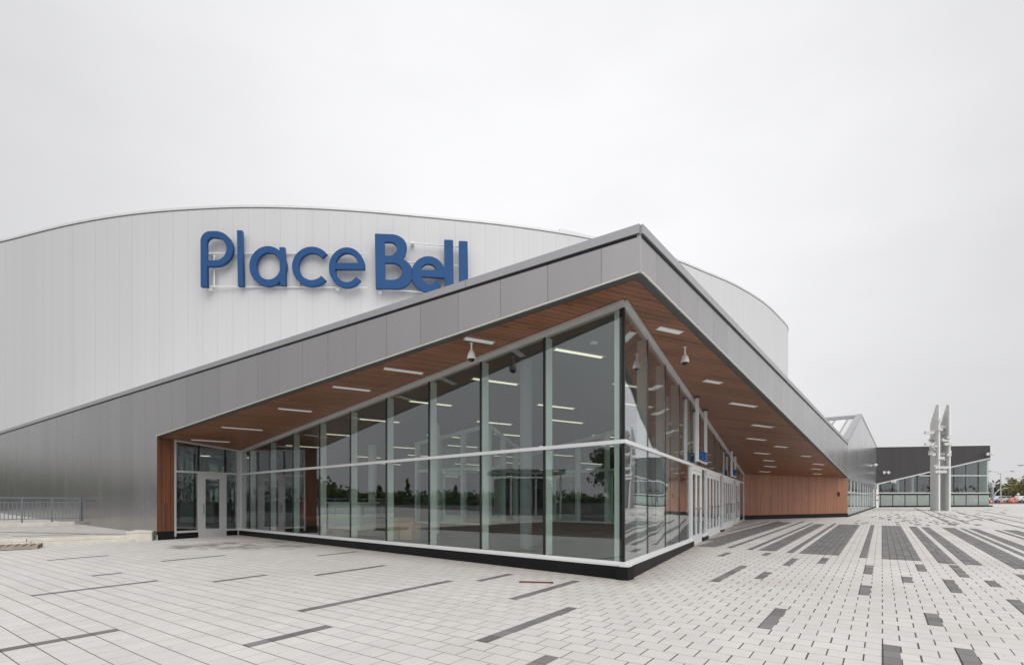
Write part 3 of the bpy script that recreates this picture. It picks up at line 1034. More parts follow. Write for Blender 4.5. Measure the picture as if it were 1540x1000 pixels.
D0_ = None
for px, py, lab in ((273, 682, 'small warm downlight behind the pane left of the side door'), (308.5, 685, 'small warm downlight behind the pane over the side door'),
                    (378, 688, 'small warm downlight behind the first panes right of the recess corner')):
    p = soffit_at(px, py)
    Mt_ = tilt(p, PD, 0.0)
    if D0_ is None:
        D0_ = thing('downlight', lab, 'ceiling light', (0, 0, 0), 0, 'small downlights near the side door')
        place(D0_, None, Mt_)
        MB().box(-.16, .16, -.10, .10, -.012, .01).build('diffuser', M['lamp_in'], D0_, Mt_)
        MB().box(-.19, .19, -.13, -.102, -.02, .01).box(-.19, .19, .102, .13, -.02, .01).build('trim', M['white'], D0_, Mt_)
    else:
        copy_tree(D0_, None, Mt_)['label'] = lab

p = at(528, 0, 19.0)
dk = thing('reception_desk', 'white panelled reception desk inside the hall behind the left glazing', 'desk', (p.x, p.y, FLZ), math.atan2(DL.y, DL.x))
Wd = WORLD[dk.name]
MB().box(-1.1, 1.1, -0.32, 0.30, 0.08, 1.0).build('body', M['inwhite'], dk, Wd, bevel=.01)
MB().box(-1.2, 1.2, -0.40, 0.36, 1.003, 1.05).build('top', M['white'], dk, Wd, bevel=.006)
MB().box(-1.05, 1.05, -0.28, 0.26, 0.0, 0.078).build('plinth', M['kerb'], dk, Wd)
for k, (px, dep, w, h, lab) in enumerate(((606, 15.4, .5, .62, 'taller brown carton inside the hall on the floor behind the glass'), (617, 15.0, .42, .42, 'squat brown carton leaning beside a taller carton behind the glass'))):
    p = at(px, 0, dep)
    cb = thing('carton', lab, 'box', (p.x, p.y, FLZ), 0.5 + .6 * k, 'brown cartons in the hall')
    Wc = WORLD[cb.name]
    MB().box(-w / 2, w / 2, -w / 2, w / 2, 0, h).build('body', M['card'], cb, Wc, bevel=.008)
    MB().box(-w / 2 - .004, w / 2 + .004, -.03, .03, h - .12, h + .003).build('tape', M['pallet'], cb, Wc)
p = at(468, 0, 20.2)
ch = thing('lounge_chair', 'red padded chair on thin black legs inside the hall by the left glazing', 'chair', (p.x, p.y, FLZ), 2.2)
Wc = WORLD[ch.name]
MB().box(-.35, .35, -.32, .32, .36, .50).build('seat', M['red'], ch, Wc, bevel=.04)
MB().box(-.35, .35, .25, .36, .44, 1.15).build('backrest', M['red'], ch, Wc, bevel=.04)
for sx in (-1, 1):
    for sy in (-1, 1):
        MB().tube([(sx * .3, sy * .26, 0), (sx * .26, sy * .22, .37)], .018, 8).build('leg', M['gasket'], ch, Wc)

# smoke detector on the hall ceiling
for k, (px, py, lab) in enumerate(((893, 515, 'round white smoke detector on hall ceiling in the corner pane'),)):
    p = soffit_at(px, py)
    sd = thing('smoke_detector', lab, 'detector', p)
    Wc = WORLD[sd.name]
    MB().lathe([(.085, .01), (.085, -.03), (.07, -.06)], 20).build('base', M['white'], sd, Wc, True)
    MB().lathe([(.065, -.061), (.05, -.085), (.03, -.09)], 20).build('sensor', M['smoke'], sd, Wc, True)

# ------------------------------------------------------------------ soffit lights
LIGHTS = [((288.7, 661.1), (344.6, 664.5)), ((334, 641.9), (394, 646.8)), ((419.2, 614), (468.2, 618.8)), ((501.5, 581), (555.6, 587.4)),
          ((579, 553), (634, 562)), ((700, 508), (741, 516)), ((988, 494.5), (1026, 499)), ((1057.7, 572.7), (1085.8, 575.2)),
          ((1097.4, 606.4), (1138.2, 611)), ((1130.5, 639), (1162.5, 642)), ((1122.9, 659), (1151.8, 661.5)), ((1164.5, 670.8), (1184, 672.4)),
          ((1134, 680.7), (1157.2, 682.4)), ((1147.9, 691.7), (1163.7, 693)), ((1149.2, 700.6), (1167, 701.8)), ((1204.5, 685.3), (1219.8, 686.3)),
          ((1222.3, 697.3), (1239.7, 698.4)), ((1219.8, 704.5), (1235.6, 705.5)), ((1222.3, 712), (1235.6, 712.8)), ((1141.6, 708.6), (1158.3, 709.6))]
LLAB = ['pale recessed soffit light nearest the side door of the glass hall', 'second recessed soffit light from the side door',
        'third recessed soffit light from the side door', 'fourth recessed soffit light from the side door',
        'fifth recessed soffit light from the side door, before the dome camera', 'recessed soffit light directly above the left dome camera',
        'wide recessed light beside the roof corner, above the right dome camera', 'short recessed soffit light right of the first hanging sign posts',
        'long recessed soffit light close to the grey fascia below the right dome camera', 'recessed light next along the fascia after the long one',
        'recessed soffit light above the second hanging sign', 'short recessed light midway between hanging signs and fascia',
        'recessed soffit light right of the second hanging sign', 'small recessed light below and right of the second hanging sign',
        'faint recessed light low over the batten wall by the doors', 'first recessed light of the short column near the batten wall end',
        'second recessed light of the column near the batten wall end', 'third recessed light of the column near the batten wall end',
        'lowest recessed light of the column near the batten wall end', 'faintest recessed light just above the batten wall beside the last door']
L0 = None
for k, (a, e) in enumerate(LIGHTS):
    pa_, pb_ = soffit_at(*a), soffit_at(*e)
    p = (pa_ + pb_) / 2
    Mt_ = tilt(p, PD, 0.0)
    if L0 is None:
        L0 = thing('soffit_light', LLAB[0], 'ceiling light', (0, 0, 0), 0, 'recessed lights in the wood soffit')
        place(L0, None, Mt_)
        MB().box(-0.58, 0.58, -0.065, 0.065, -0.006, 0.010).build('diffuser', M['lamp_out'], L0, Mt_)
        MB().box(-0.61, 0.61, -0.085, -0.067, -0.010, 0.008).box(-0.61, 0.61, 0.067, 0.085, -0.010, 0.008).box(-0.61, -.582, -.067, .067, -.010, .008).box(
            .582, .61, -.067, .067, -.010, .008).build('trim', M['alu'], L0, Mt_)
        c = L0
    else:
        c = copy_tree(L0, None, Mt_)
    ln = clampf((pb_ - pa_).length, 0.6, 1.4) / 1.16
    c.matrix_local = Mt_ @ Matrix.Diagonal((ln, 1, 1, 1))
    c['label'] = LLAB[k]

# ------------------------------------------------------------------ dome cameras under the soffit
def dome_camera(px, py_bottom, lab, rz):
    # the pipe meets the soffit a little above the housing; find the hang point below the roof
    best = None
    for i in range(400):
        Y = 7.0 + i * 0.02
        p = at(px, py_bottom, Y)
        gap = zs(p.x, p.y) - p.z
        if best is None or abs(gap - 0.40) < best[0]:
            best = (abs(gap - 0.40), p)
    p = best[1]
    top = zs(p.x, p.y)
    t = thing('dome_camera', lab, 'security camera', (p.x, p.y, p.z), rz, 'white dome cameras hanging from the soffit')
    W = WORLD[t.name]
    H_ = (top - p.z) / .78
    W = W @ Matrix.Scale(.78, 4)
    MB().lathe([(.095, .075), (.112, .080), (.118, .11), (.112, .125), (.106, .17), (.088, .235), (.058, .285), (.036, .305), (.036, .325), (.03, .33)], 28).build('housing', M['offwhite'], t, W, True)
    MB().lathe([(.018, .0), (.045, .006), (.07, .024), (.084, .05), (.088, .073)], 24).build('dome', M['smoke'], t, W, True)
    MB().lathe([(.026, .331), (.026, H_ - .02), (.05, H_ - .018), (.05, H_ - .002)], 18).build('pipe', M['offwhite'], t, W, True)
    return t


dome_camera(709, 544, 'white dome security camera hanging below the soffit over the left glazing', 0.3)
dome_camera(1030, 549, 'white dome security camera hanging below the soffit right of the glass corner', -0.4)

# ------------------------------------------------------------------ hanging blue signs in front of the doors
def glyph_mesh(text, size, depth):
    cu = bpy.data.curves.new('lettering', 'FONT')
    cu.body = text
    cu.size = size
    cu.extrude = depth
    ob = bpy.data.objects.new('lettering', cu)
    COL.objects.link(ob)
    me = bpy.data.meshes.new_from_object(ob.evaluated_get(bpy.context.evaluated_depsgraph_get()))
    bpy.data.objects.remove(ob)
    return me


def hanging_sign(top_a, top_b, pybot, lab):
    a, e = soffit_at(*top_a), soffit_at(*top_b)
    zlow = at(0, pybot, a.y).z
    a, e = a.xy, e.xy
    sd = (e - a).normalized()
    t = thing('hanging_sign', lab, 'sign', (a.x, a.y, zlow), math.atan2(sd.y, sd.x), 'blue letter signs hung over the doors')
    W = WORLD[t.name]
    Ls = (e - a).length
    for x in (0, Ls):
        q = a + sd * x
        h = zs(q.x, q.y) - zlow
        MB().box(x - .042, x + .042, -.042, .042, -0.02, h - .036).build('post', M['alu_white'], t, W)
        MB().box(x - .075, x + .075, -.075, .075, h - .034, h - .004).build('mounting_plate', M['blue_dark'], t, W)
    # cut letters standing on a thin rail between the posts
    MB().box(.043, Ls - .043, -.03, .03, 0.0, 0.04).build('rail', M['alu_white'], t, W)
    x = .10
    k = (Ls - .2) / 1.95
    for chx, wd, hh in (('B', .58, .78), ('e', .52, .56), ('l', .26, .80), ('l', .26, .80)):
        me = glyph_mesh(chx, 1.0, 0.05)
        xs_ = [v.co.x for v in me.vertices]
        ys_ = [v.co.y for v in me.vertices]
        sx, sy = wd * k / (max(xs_) - min(xs_)), hh * 0.36 / (max(ys_) - min(ys_))
        for v in me.vertices:
            v.co = ((v.co.x - min(xs_)) * sx, v.co.z, (v.co.y - min(ys_)) * sy)
        me.materials.clear()
        me.materials.append(M['blue'])
        o = bpy.data.objects.new('letter', me)
        COL.objects.link(o)
        place(o, t, W @ Matrix.Translation((x, -0.03, 0.042)))
        x += wd * k + .045 * k
    return t


hanging_sign((1048.5, 597), (1061.3, 616.5), 692.5, 'blue cut-letter sign on two pale posts over the nearer doors')
hanging_sign((1100.4, 677), (1105.8, 684.8), 715.5, 'blue cut-letter sign on two pale posts over the farther doors')

# ------------------------------------------------------------------ arena
AH = 21.0
rim = [(-60, 377), (0, 362), (100, 336), (200, 319), (300, 311), (390, 308.6), (500, 312), (600, 320), (700, 329.5), (780, 338.5), (900, 358), (1009, 386),
       (1060, 407), (1105, 426), (1150, 454), (1174, 478)]
pts = [at(px, 0, (AH - EYE) * FOC / (HY - py)).xy for px, py in rim]
pts += [Vector((31.7, 59.4)), Vector((33.4, 65.5)), Vector((35.0, 78)), Vector((33, 95)), Vector((20, 112)), Vector((-5, 120)), Vector((-35, 116)), Vector((-58, 98)), Vector((-67, 76)), Vector((-64, 58)), Vector((-56, 48.5))]


def catmull(P, n):
    out = []
    m = len(P)
    for i in range(m):
        p0, p1, p2, p3 = P[i - 1], P[i], P[(i + 1) % m], P[(i + 2) % m]
        for k in range(n):
            t = k / n
            out.append(0.5 * ((2 * p1) + (p2 - p0) * t + (2 * p0 - 5 * p1 + 4 * p2 - p3) * t * t + (3 * p1 - p0 - 3 * p2 + p3) * t ** 3))
    return out


curve = catmull([Vector(p) for p in pts], 12)
for _ in range(20):       # fair the survey noise out of the curve
    n = len(curve)
    curve = [(curve[i - 1] + curve[i] * 2 + curve[(i + 1) % n]) / 4 for i in range(n)]
arena = thing('arena', 'huge white drum-shaped arena with curved seamed metal walls behind the glass hall', 'building', (-10, 36, 0))
b = MB()
b.uv = []
u = 0
n = len(curve)
for i in range(n + 1):
    p = curve[i % n]
    if i:
        u += (p - curve[i - 1]).length
    b.v += [(p.x, p.y, -0.5), (p.x, p.y, AH - 0.22)]
    b.uv += [(u, 0), (u, AH)]
for i in range(n):
    b.f.append((2 * i, 2 * i + 2, 2 * i + 3, 2 * i + 1))
wall_o = b.build('wall', M['arena'], arena, None, True)


def offset_ring(cv, d):
    n = len(cv)
    out = []
    for i in range(n):
        tn = (cv[(i + 1) % n] - cv[i - 1]).normalized()
        out.append(cv[i] + Vector((tn.y, -tn.x)) * d)
    return out


def ring_band(r_out, r_in, z0, z1, name, m, parent):
    bb = MB()
    n = len(r_out)
    for i in range(n):
        bb.v += [(r_out[i].x, r_out[i].y, z0), (r_out[i].x, r_out[i].y, z1), (r_in[i].x, r_in[i].y, z1), (r_in[i].x, r_in[i].y, z0)]
    for i in range(n):
        j = (i + 1) % n
        for k in range(4):
            bb.f.append((4 * i + k, 4 * j + k, 4 * j + (k + 1) % 4, 4 * i + (k + 1) % 4))
    return bb.build(name, M[m], parent, None, True)


ring_band(offset_ring(curve, 0.05), offset_ring(curve, -0.5), AH - 0.15, AH, 'coping', 'alu_white', arena)
ring_band(offset_ring(curve, -0.03), offset_ring(curve, -0.4), AH - 0.218, AH - 0.153, 'reveal_strip', 'cap', arena)
b = MB()
rr = offset_ring(curve, -0.45)
b.add([(p.x, p.y, AH - 0.6) for p in rr], [tuple(range(len(rr)))])
b.build('roof', M['arena_roof'], arena)
# raised roof light behind the rim
pa_, pb_ = at(842, 343.6, 47.5), at(1010, 349, 52.5)
zt_ = pa_.z
MB().slab([(pa_.x, pa_.y, AH - .6), (pb_.x, pb_.y, AH - .6), (pb_.x - 4, pb_.y + 16, AH - .6), (pa_.x - 3, pa_.y + 16, AH - .6)],
          [(pa_.x, pa_.y, zt_), (pb_.x, pb_.y, zt_), (pb_.x - 4, pb_.y + 16, zt_), (pa_.x - 3, pa_.y + 16, zt_)]).build('raised_roof', M['arena_roof'], arena)

# ------------------------------------------------------------------ arena sign: blue letters on rails
def wall_at(px):
    best = None
    for i in range(n):
        p = curve[i]
        if p.y > 62:
            continue
        q = abs(CX + FOC * p.x / p.y - px)
        if best is None or q < best[0]:
            best = (q, p)
    return best[1]


sign = thing('arena_sign', 'large blue raised letters on white rails fixed to the curved arena wall', 'sign', (wall_at(500).x, wall_at(500).y - .5, at(0, 434, 34).z))


class Plane:
    def __init__(s, pxa, pxb, off):
        a, e = wall_at(pxa), wall_at(pxb)
        s.d = (e - a).normalized()
        s.n = Vector((s.d.y, -s.d.x))
        s.P = a + s.n * off
        s.M = Matrix(((s.d.x, 0, s.n.x, s.P.x), (s.d.y, 0, s.n.y, s.P.y), (0, 1, 0, 0), (0, 0, 0, 1)))

    def to(s, px, py):
        q, t = column(px, s.P, s.d)
        return (t, at(px, py, q.y).z)


PA, PB = Plane(300, 552, 0.62), Plane(560, 712, 0.62)


def arc(cx, cy, rx, ry, a0, a1, n=20):
    return [(cx + rx * math.cos(math.radians(a0 + (a1 - a0) * k / n)), cy + ry * math.sin(math.radians(a0 + (a1 - a0) * k / n))) for k in range(n + 1)]


def letter(plane, conv, pieces, name='letter'):
    """pieces: lists of rings (outer first, then holes), each piece 4 mm proud of the one before"""
    me_all = bmesh.new()
    for k, rings in enumerate(pieces):
        cu = bpy.data.curves.new('outline', 'CURVE')
        cu.dimensions = '2D'
        cu.fill_mode = 'BOTH'
        cu.extrude = 0.12
        cu.bevel_depth = 0.012
        cu.bevel_resolution = 1
        for r in rings:
            sp = cu.splines.new('POLY')
            q = [plane.to(*conv(*p)) for p in r]
            sp.points.add(len(q) - 1)
            for i, p in enumerate(q):
                sp.points[i].co = (p[0], p[1], 0, 1)
            sp.use_cyclic_u = True
        ob = bpy.data.objects.new('outline', cu)
        COL.objects.link(ob)
        me = bpy.data.meshes.new_from_object(ob.evaluated_get(bpy.context.evaluated_depsgraph_get()))
        bpy.data.objects.remove(ob)
        for v in me.vertices:
            v.co.z += 0.005 * k
        me_all.from_mesh(me)
    me = bpy.data.meshes.new(name)
    me_all.to_mesh(me)
    me_all.free()
    me.materials.append(M['blue'])
    o = bpy.data.objects.new(name, me)
    COL.objects.link(o)
    place(o, sign, plane.M)
    return o


LA = lambda x, y: (290 + x / 7.333, 335 + y / 7.333)
LE_ = lambda x, y: (280 + x / 3.348, 320 + y / 3.348)
LB = lambda x, y: (540 + x / 8.556, 335 + y / 8.556)
# P
outer = [(99, 712), (97, 215)] + arc(205, 213, 108, 108, 180, 270, 10) + arc(258, 296, 192, 191, -90, 90, 24) + [(164, 487), (168, 712)]
hole = [(160, 424), (160, 240)] + arc(232, 240, 72, 72, 180, 270, 8) + arc(262, 297, 121, 127, -90, 90, 20)
letter(PA, LA, [[outer, hole]])
# l
letter(PA, LA, [[[(508, 705), (498, 97), (550, 97), (566, 705)]]])
# a
ring_o = arc(836, 488, 202, 218, 0, 360, 48)[:-1]
ring_i = arc(842, 487, 134, 150, 0, 360, 40)[:-1]
letter(PA, LA, [[[p for p in ring_o], ring_i], [[(974, 697), (964, 283), (1018, 283), (1030, 697)]]])
# c
co = arc(1318, 492, 215, 216, -40, -316, 40) + arc(1318, 492, 146, 150, -316, -40, 40)
letter(PA, LA, [[co]])
# e
eo = arc(811, 280, 89, 100, 4, -320, 44) + arc(811, 280, 60, 74, -320, -8, 44)
letter(PA, LE_, [[eo], [[(752, 258), (899, 258), (899, 288), (752, 288)]]])
# B
bo = [(218, 850), (207, 155), (340, 160)] + arc(405, 330, 210, 168, -82, 20, 14) + [(590, 430), (556, 470)] + arc(480, 662, 212, 195, -62, 90, 18)
bh1 = [(330, 437), (330, 257), (370, 257)] + arc(396, 346, 94, 90, -80, 88, 14)
bh2 = [(336, 745), (335, 525), (400, 525)] + arc(432, 636, 128, 110, -85, 90, 16)
letter(PB, LB, [[bo, bh1, bh2]])
# e
eo = arc(890, 672, 216, 226, 8, -310, 44) + [(1015, 775)] + arc(890, 672, 92, 132, -308, -352, 10) + arc(890, 672, 92, 132, -172, -172, 1)
e_up = [(800, 622)] + arc(893, 622, 98, 84, 180, 360, 16) + [(990, 622)]
outer = arc(890, 670, 216, 226, 10, -305, 44)
inner = arc(905, 672, 100, 132, -305, -195, 16)
full = arc(890, 670, 216, 226, 18, -318, 44) + [(1018, 776)] + arc(908, 668, 108, 134, 42, 164, 18) + [(806, 700), (1096, 716)]
letter(PB, LB, [[full, e_up]])
letter(PB, LB, [[[(1105, 876), (1097, 232), (1207, 237), (1216, 884)]]])
letter(PB, LB, [[[(1293, 890), (1285, 248), (1393, 252), (1402, 898)]]])
# rails behind the letters, with brackets back to the wall
rails = [(PA, (308, 378.6), (552, 380)), (PA, (308, 429.2), (552, 430.5)), (PB, (600, 362), (700, 370)), (PB, (600, 391.5), (700, 398.5)), (PB, (570, 433), (690, 441))]
for pl, a, e in rails:
    A_, E_ = pl.to(*a), pl.to(*e)
    MB().tube([(A_[0], A_[1], -0.20), (E_[0], E_[1], -0.20)], 0.045, 8).build('rail', M['white'], sign, pl.M)
for pl, px, y0, y1 in ((PA, 319, 378.6, 429.2), (PA, 448, 379, 429.8), (PA, 506, 379, 430)):
    A_, E_ = pl.to(px, y0), pl.to(px, y1)
    MB().tube([(A_[0], A_[1], -0.25), (E_[0], E_[1], -0.25)], 0.045, 8).build('post', M['white'], sign, pl.M)
for pl, px, py in ((PA, 313, 379), (PA, 313, 433), (PA, 409, 381), (PA, 506, 433), (PB, 571, 436), (PB, 620, 363), (PB, 660, 396)):
    A_ = pl.to(px, py)
    MB().box(A_[0] - .12, A_[0] + .12, A_[1] - .05, A_[1] + .05, -0.62, -0.16).build('bracket', M['white'], sign, pl.M)

# ------------------------------------------------------------------ annex: folded metal gable right of the roof and the dark wing
PW = Vector(F0.xy)
tR = tFR
pk, tP = column(1295.7, F0, FDR)
kn, tK = column(1318, F0, FDR)
zpk = at(0, 626, pk.y).z
zkn = at(0, 672, kn.y).z
z_val = ztr(tR) - 0.02
annex = thing('gabled_annex', 'folded pale metal gable with a glazed base between the hall and the dark wing', 'building', (FR.x, FR.y, g(FR.x, FR.y)))
zm0 = at(0, 719.5, FR.y).z
mk, tM = column(1312, F0, FDR)
zm1 = at(0, 734, mk.y).z
poly = [(tR + .002, zm0), (tK, zm1), (tK, zkn), (tP, zpk), (tR + .002, z_val)]
M['fascia2'] = m_panel((0.56, 0.56, 0.565), 0.22, 0.85, 1.05, 0.055, 0.35, 0.8)
MB().prism_xz(poly, 0.0, 0.20).build('wall', M['fascia2'], annex, MFR)
# coping bands following the gable
def band(x0, z0, x1, z1, w):
    MB().slab([(x0, -.03, z0), (x1, -.03, z1), (x1, .35, z1), (x0, .35, z0)], [(x0, -.03, z0 + w), (x1, -.03, z1 + w), (x1, .35, z1 + w), (x0, .35, z0 + w)]).build('coping', M['cap'], annex, MFR)


band(tR + .01, z_val + .003, tP, zpk + .003, .22)
band(tP + .002, zpk + .003, tK, zkn + .003, .16)
# roof slopes behind
nx_, ny_ = 0, 9.0
def slope_roof(x0, z0, x1, z1, name, m):
    MB().slab([(x0, .36, z0 - .12), (x1, .36, z1 - .12), (x1, ny_, z1 - .12), (x0, ny_, z0 - .12)], [(x0, .36, z0), (x1, .36, z1), (x1, ny_, z1), (x0, ny_, z0)]).build(name, M[m], annex, MFR)


slope_roof(tR - .5, z_val - .35, tP - .01, zpk - .12, 'roof', 'arena_roof')
slope_roof(tP + .01, zpk - .12, tK, zkn - .1, 'roof', 'arena_roof')
bb = MB()
for k in range(9):
    y = .9 + k * .9
    bb.beam((tR - .5, y, z_val - .30), (tP - .05, y, zpk - .08), .08, .07)
bb.build('roof_rib', M['cap'], annex, MFR)
MB().box(tP - .12, tP + .12, .37, ny_, zpk - .10, zpk + .14).build('ridge_cap', M['cap'], annex, MFR)
# glazed base
gg = lambda x: loc_z(g, F0, FDR, x, 0)
zmid = 1.95
zlin = lambda x: zm0 + (zm1 - zm0) * (x - tR) / (tK - tR)
MB().slab([(tR, -.03, gg(tR) - .2), (tK, -.03, gg(tK) - .2), (tK, .2, gg(tK) - .2), (tR, .2, gg(tR) - .2)],
          [(tR, -.03, gg(tR) + .10), (tK, -.03, gg(tK) + .10), (tK, .2, gg(tK) + .10), (tR, .2, gg(tR) + .10)]).build('kerb', M['kerb'], annex, MFR)
NB = 12
for k in range(NB):
    x0, x1 = tR + (tK - tR) * k / NB, tR + (tK - tR) * (k + 1) / NB
    MB().prism_xz([(x0 + .03, gg(x0) + .10), (x1 - .03, gg(x1) + .10), (x1 - .03, zmid), (x0 + .03, zmid)], .04, .055).build('window_pane', M['glass_frost' if k > 0 else 'glass'], annex, MFR)
    MB().prism_xz([(x0 + .03, zmid + .08), (x1 - .03, zmid + .08), (x1 - .03, zlin(x1) - .01), (x0 + .03, zlin(x0) - .01)], .04, .055).build('window_pane', M['glass'], annex, MFR)
    if k:
        MB().box(x0 - .03, x0 + .03, .0, .15, gg(x0) + .10, zlin(x0) - .012).build('mullion', M['alu'], annex, MFR)
MB().box(tR + .01, tK - .01, -.02, .12, zmid + .002, zmid + .078).build('transom', M['alu'], annex, MFR)
MB().box(tR, tK, 3.0, 3.2, 0, 3.0).build('interior_wall', M['greywall'], annex, MFR)

# dark wing facing the plaza
WY = kn.y
x0, x1 = kn.x, at(1488.5, 0, WY).x
wing = thing('dark_wing', 'low charcoal clad building wing with sloping glazed front across the plaza', 'building', (x0, WY, g(x0, WY)))
MWg = frame((x0, WY), (1, 0))
LW = x1 - x0
gw = lambda x: g(x0 + x, WY)
zW = lambda py: at(0, py, WY).z
ztop0, ztop1 = zW(672.5), zW(669.8)
zs0, zs1 = zW(727), zW(688)
MB().prism_xz([(0.02, zs0), (LW, zs1), (LW, ztop1), (0.02, ztop0)], 0.0, 0.3).build('wall', M['fascia_dark'], wing, MWg)
MB().slab([(0.02, -.04, ztop0 + .002), (LW + .04, -.04, ztop1 + .002), (LW + .04, .5, ztop1 + .002), (.02, .5, ztop0 + .002)],
          [(0.02, -.04, ztop0 + .14), (LW + .04, -.04, ztop1 + .14), (LW + .04, .5, ztop1 + .14), (.02, .5, ztop0 + .14)]).build('coping', M['alu_white'], wing, MWg)
MB().slab([(0.02, -.06, zs0 - .14), (LW, -.06, zs1 - .14), (LW, .12, zs1 - .14), (.02, .12, zs0 - .14)],
          [(0.02, -.06, zs0 - .003), (LW, -.06, zs1 - .003), (LW, .12, zs1 - .003), (.02, .12, zs0 - .003)]).build('top_frame', M['alu'], wing, MWg)
# side and back
MB().box(LW - .02, LW + .06, .31, 14, 0.4, ztop1 - .02).build('side_wall', M['alu_white'], wing, MWg)
MB().box(LW - .0, LW + .14, -.08, .30, zs1 - .3, ztop1).build('corner_trim', M['alu_white'], wing, MWg)
MB().box(0.3, LW - .03, 4.0, 4.2, 0.4, ztop1 - .7).build('interior_wall', M['greywall'], wing, MWg)
bb = MB()
for x in (1.2, 3.6, 5.3, 8.2, 9.6, 11.4):
    bb.box(x - .12, x + .12, 1.6, 1.8, .7, zs0 + (zs1 - zs0) * x / LW - .2)
bb.build('column', M['inwhite'], wing, MWg)
MB().add([(0, .3, ztop0 - .05), (LW, .3, ztop1 - .05), (LW, 14, ztop1 - .05), (0, 14, ztop0 - .05)], [(0, 1, 2, 3)]).build('roof', M['arena_roof'], wing, MWg)
MB().box(0.3, LW - .03, .3, 4.0, .62, .70).build('interior_floor', M['floor_in'], wing, MWg)
MB().slab([(0, -.05, gw(0) - .2), (LW + .3, -.05, gw(LW) - .2), (LW + .3, .2, gw(LW) - .2), (0, .2, gw(0) - .2)],
          [(0, -.05, gw(0) + .16), (LW + .3, -.05, gw(LW) + .16), (LW + .3, .2, gw(LW) + .16), (0, .2, gw(0) + .16)]).build('kerb', M['kerb'], wing, MWg)
zk, zf, zl, zu = zW(759.8), zW(744), zW(741), zW(715)
zsl = lambda x: zs0 + (zs1 - zs0) * x / LW - .145
pitch = (at(1469.6, 0, WY).x - at(1396, 0, WY).x) / 4
xm = [at(1343, 0, WY).x - x0 - pitch]
while xm[-1] + pitch < LW - .3:
    xm.append(xm[-1] + pitch)
xm = [0.0] + [x for x in xm if x > .3] + [LW]
for k in range(len(xm) - 1):
    a, e = xm[k] + .04, xm[k + 1] - .04
    MB().box(a, e, .04, .055, gw(a) + .162, zf).build('window_pane', M['glass_frost'], wing, MWg)
    top = min(zsl(a), zsl(e))
    if min(zsl(a), zu - .06) - (zl + .08) > .05:
        MB().prism_xz([(a, zl + .08), (e, zl + .08), (e, min(zsl(e), zu - .06)), (a, min(zsl(a), zu - .06))], .04, .055).build('window_pane', M['glass_dark'], wing, MWg)
    if zsl(a) > zu + .15:
        MB().prism_xz([(a, zu + .06), (e, zu + .06), (e, zsl(e)), (a, zsl(a))], .04, .055).build('window_pane', M['glass_dark'], wing, MWg)
    if k:
        x = xm[k]
        MB().box(x - .04, x + .04, .03, .2, gw(x) + .162, zsl(x)).build('mullion', M['gasket'], wing, MWg)
MB().box(0.02, LW, -.03, .029, zl - .06, zl + .06).build('transom', M['alu'], wing, MWg)
MB().box(0.02, LW, .0, .028, zf + .005, zl - .062).build('transom', M['gasket'], wing, MWg)
xs_ = (zu + .2 - zs0) / (zs1 - zs0) * LW
MB().box(xs_, LW, -.03, .029, zu - .055, zu + .055).build('transom', M['alu'], wing, MWg)
MB().box(-.02, .14, -.12, -.06, gw(0) + .1, zs0 - .1).build('corner_post', M['alu_white'], wing, MWg)
# slim white kiosk in the inner corner
kp = at(1318.5, 0, WY - .6)
kio = thing('info_post', 'slim white post with small red plates in the corner between annex and dark wing', 'post', (kp.x, kp.y, g(kp.x, kp.y)))
Wk = WORLD[kio.name]
MB().box(-.14, .14, -.1, .1, 0, 2.0).build('body', M['white'], kio, Wk, bevel=.01)
for z in (1.3, .75):
    MB().box(-.09, .09, -.115, -.102, z, z + .13).build('plate', M['red'], kio, Wk)

# floodlights
def flood(p, rz, lab, nh=2):
    t = thing('floodlight', lab, 'floodlight', p, rz, 'white floodlights on the facades')
    W = WORLD[t.name]
    MB().box(-.10, .10, -.02, .05, -.1, .1).tube([(0, 0, 0), (0, -.25, .08)], .03, 8).tube([(-.22, -.27, .1), (.22, -.27, .1)], .025, 8).build('bracket', M['white'], t, W)
    for s in ((-1, 1) if nh == 2 else (0,)):
        MB().lathe([(.06, -.02), (.12, .02), (.15, .14), (.15, .2)], 16).build('lamp_head', M['white'], t, W @ Matrix.Translation((s * .24, -.27, .1)) @ Matrix.Rotation(math.radians(130), 4, 'X'), True)
    return t


fq, tq = column(1309, F0, FDR)
flood((fq.x + .05, fq.y - .06, at(0, 700, fq.y).z), math.atan2(FDR.y, FDR.x), 'twin white floodlight on the pale metal gable wall')
flood((at(1329, 0, WY).x, WY - .06, at(0, 711, WY).z), 0, 'twin white floodlight low on the charcoal wall beside the inner corner')
flood((at(1341, 0, WY).x, WY - .1, at(0, 724.5, WY).z), 0, 'single small white floodlight over the sloping frame of the dark wing', 1)
flood((at(1483, 0, WY).x, WY - .12, at(0, 683.5, WY).z), 0, 'twin white floodlight at the far outer end of the dark wing')

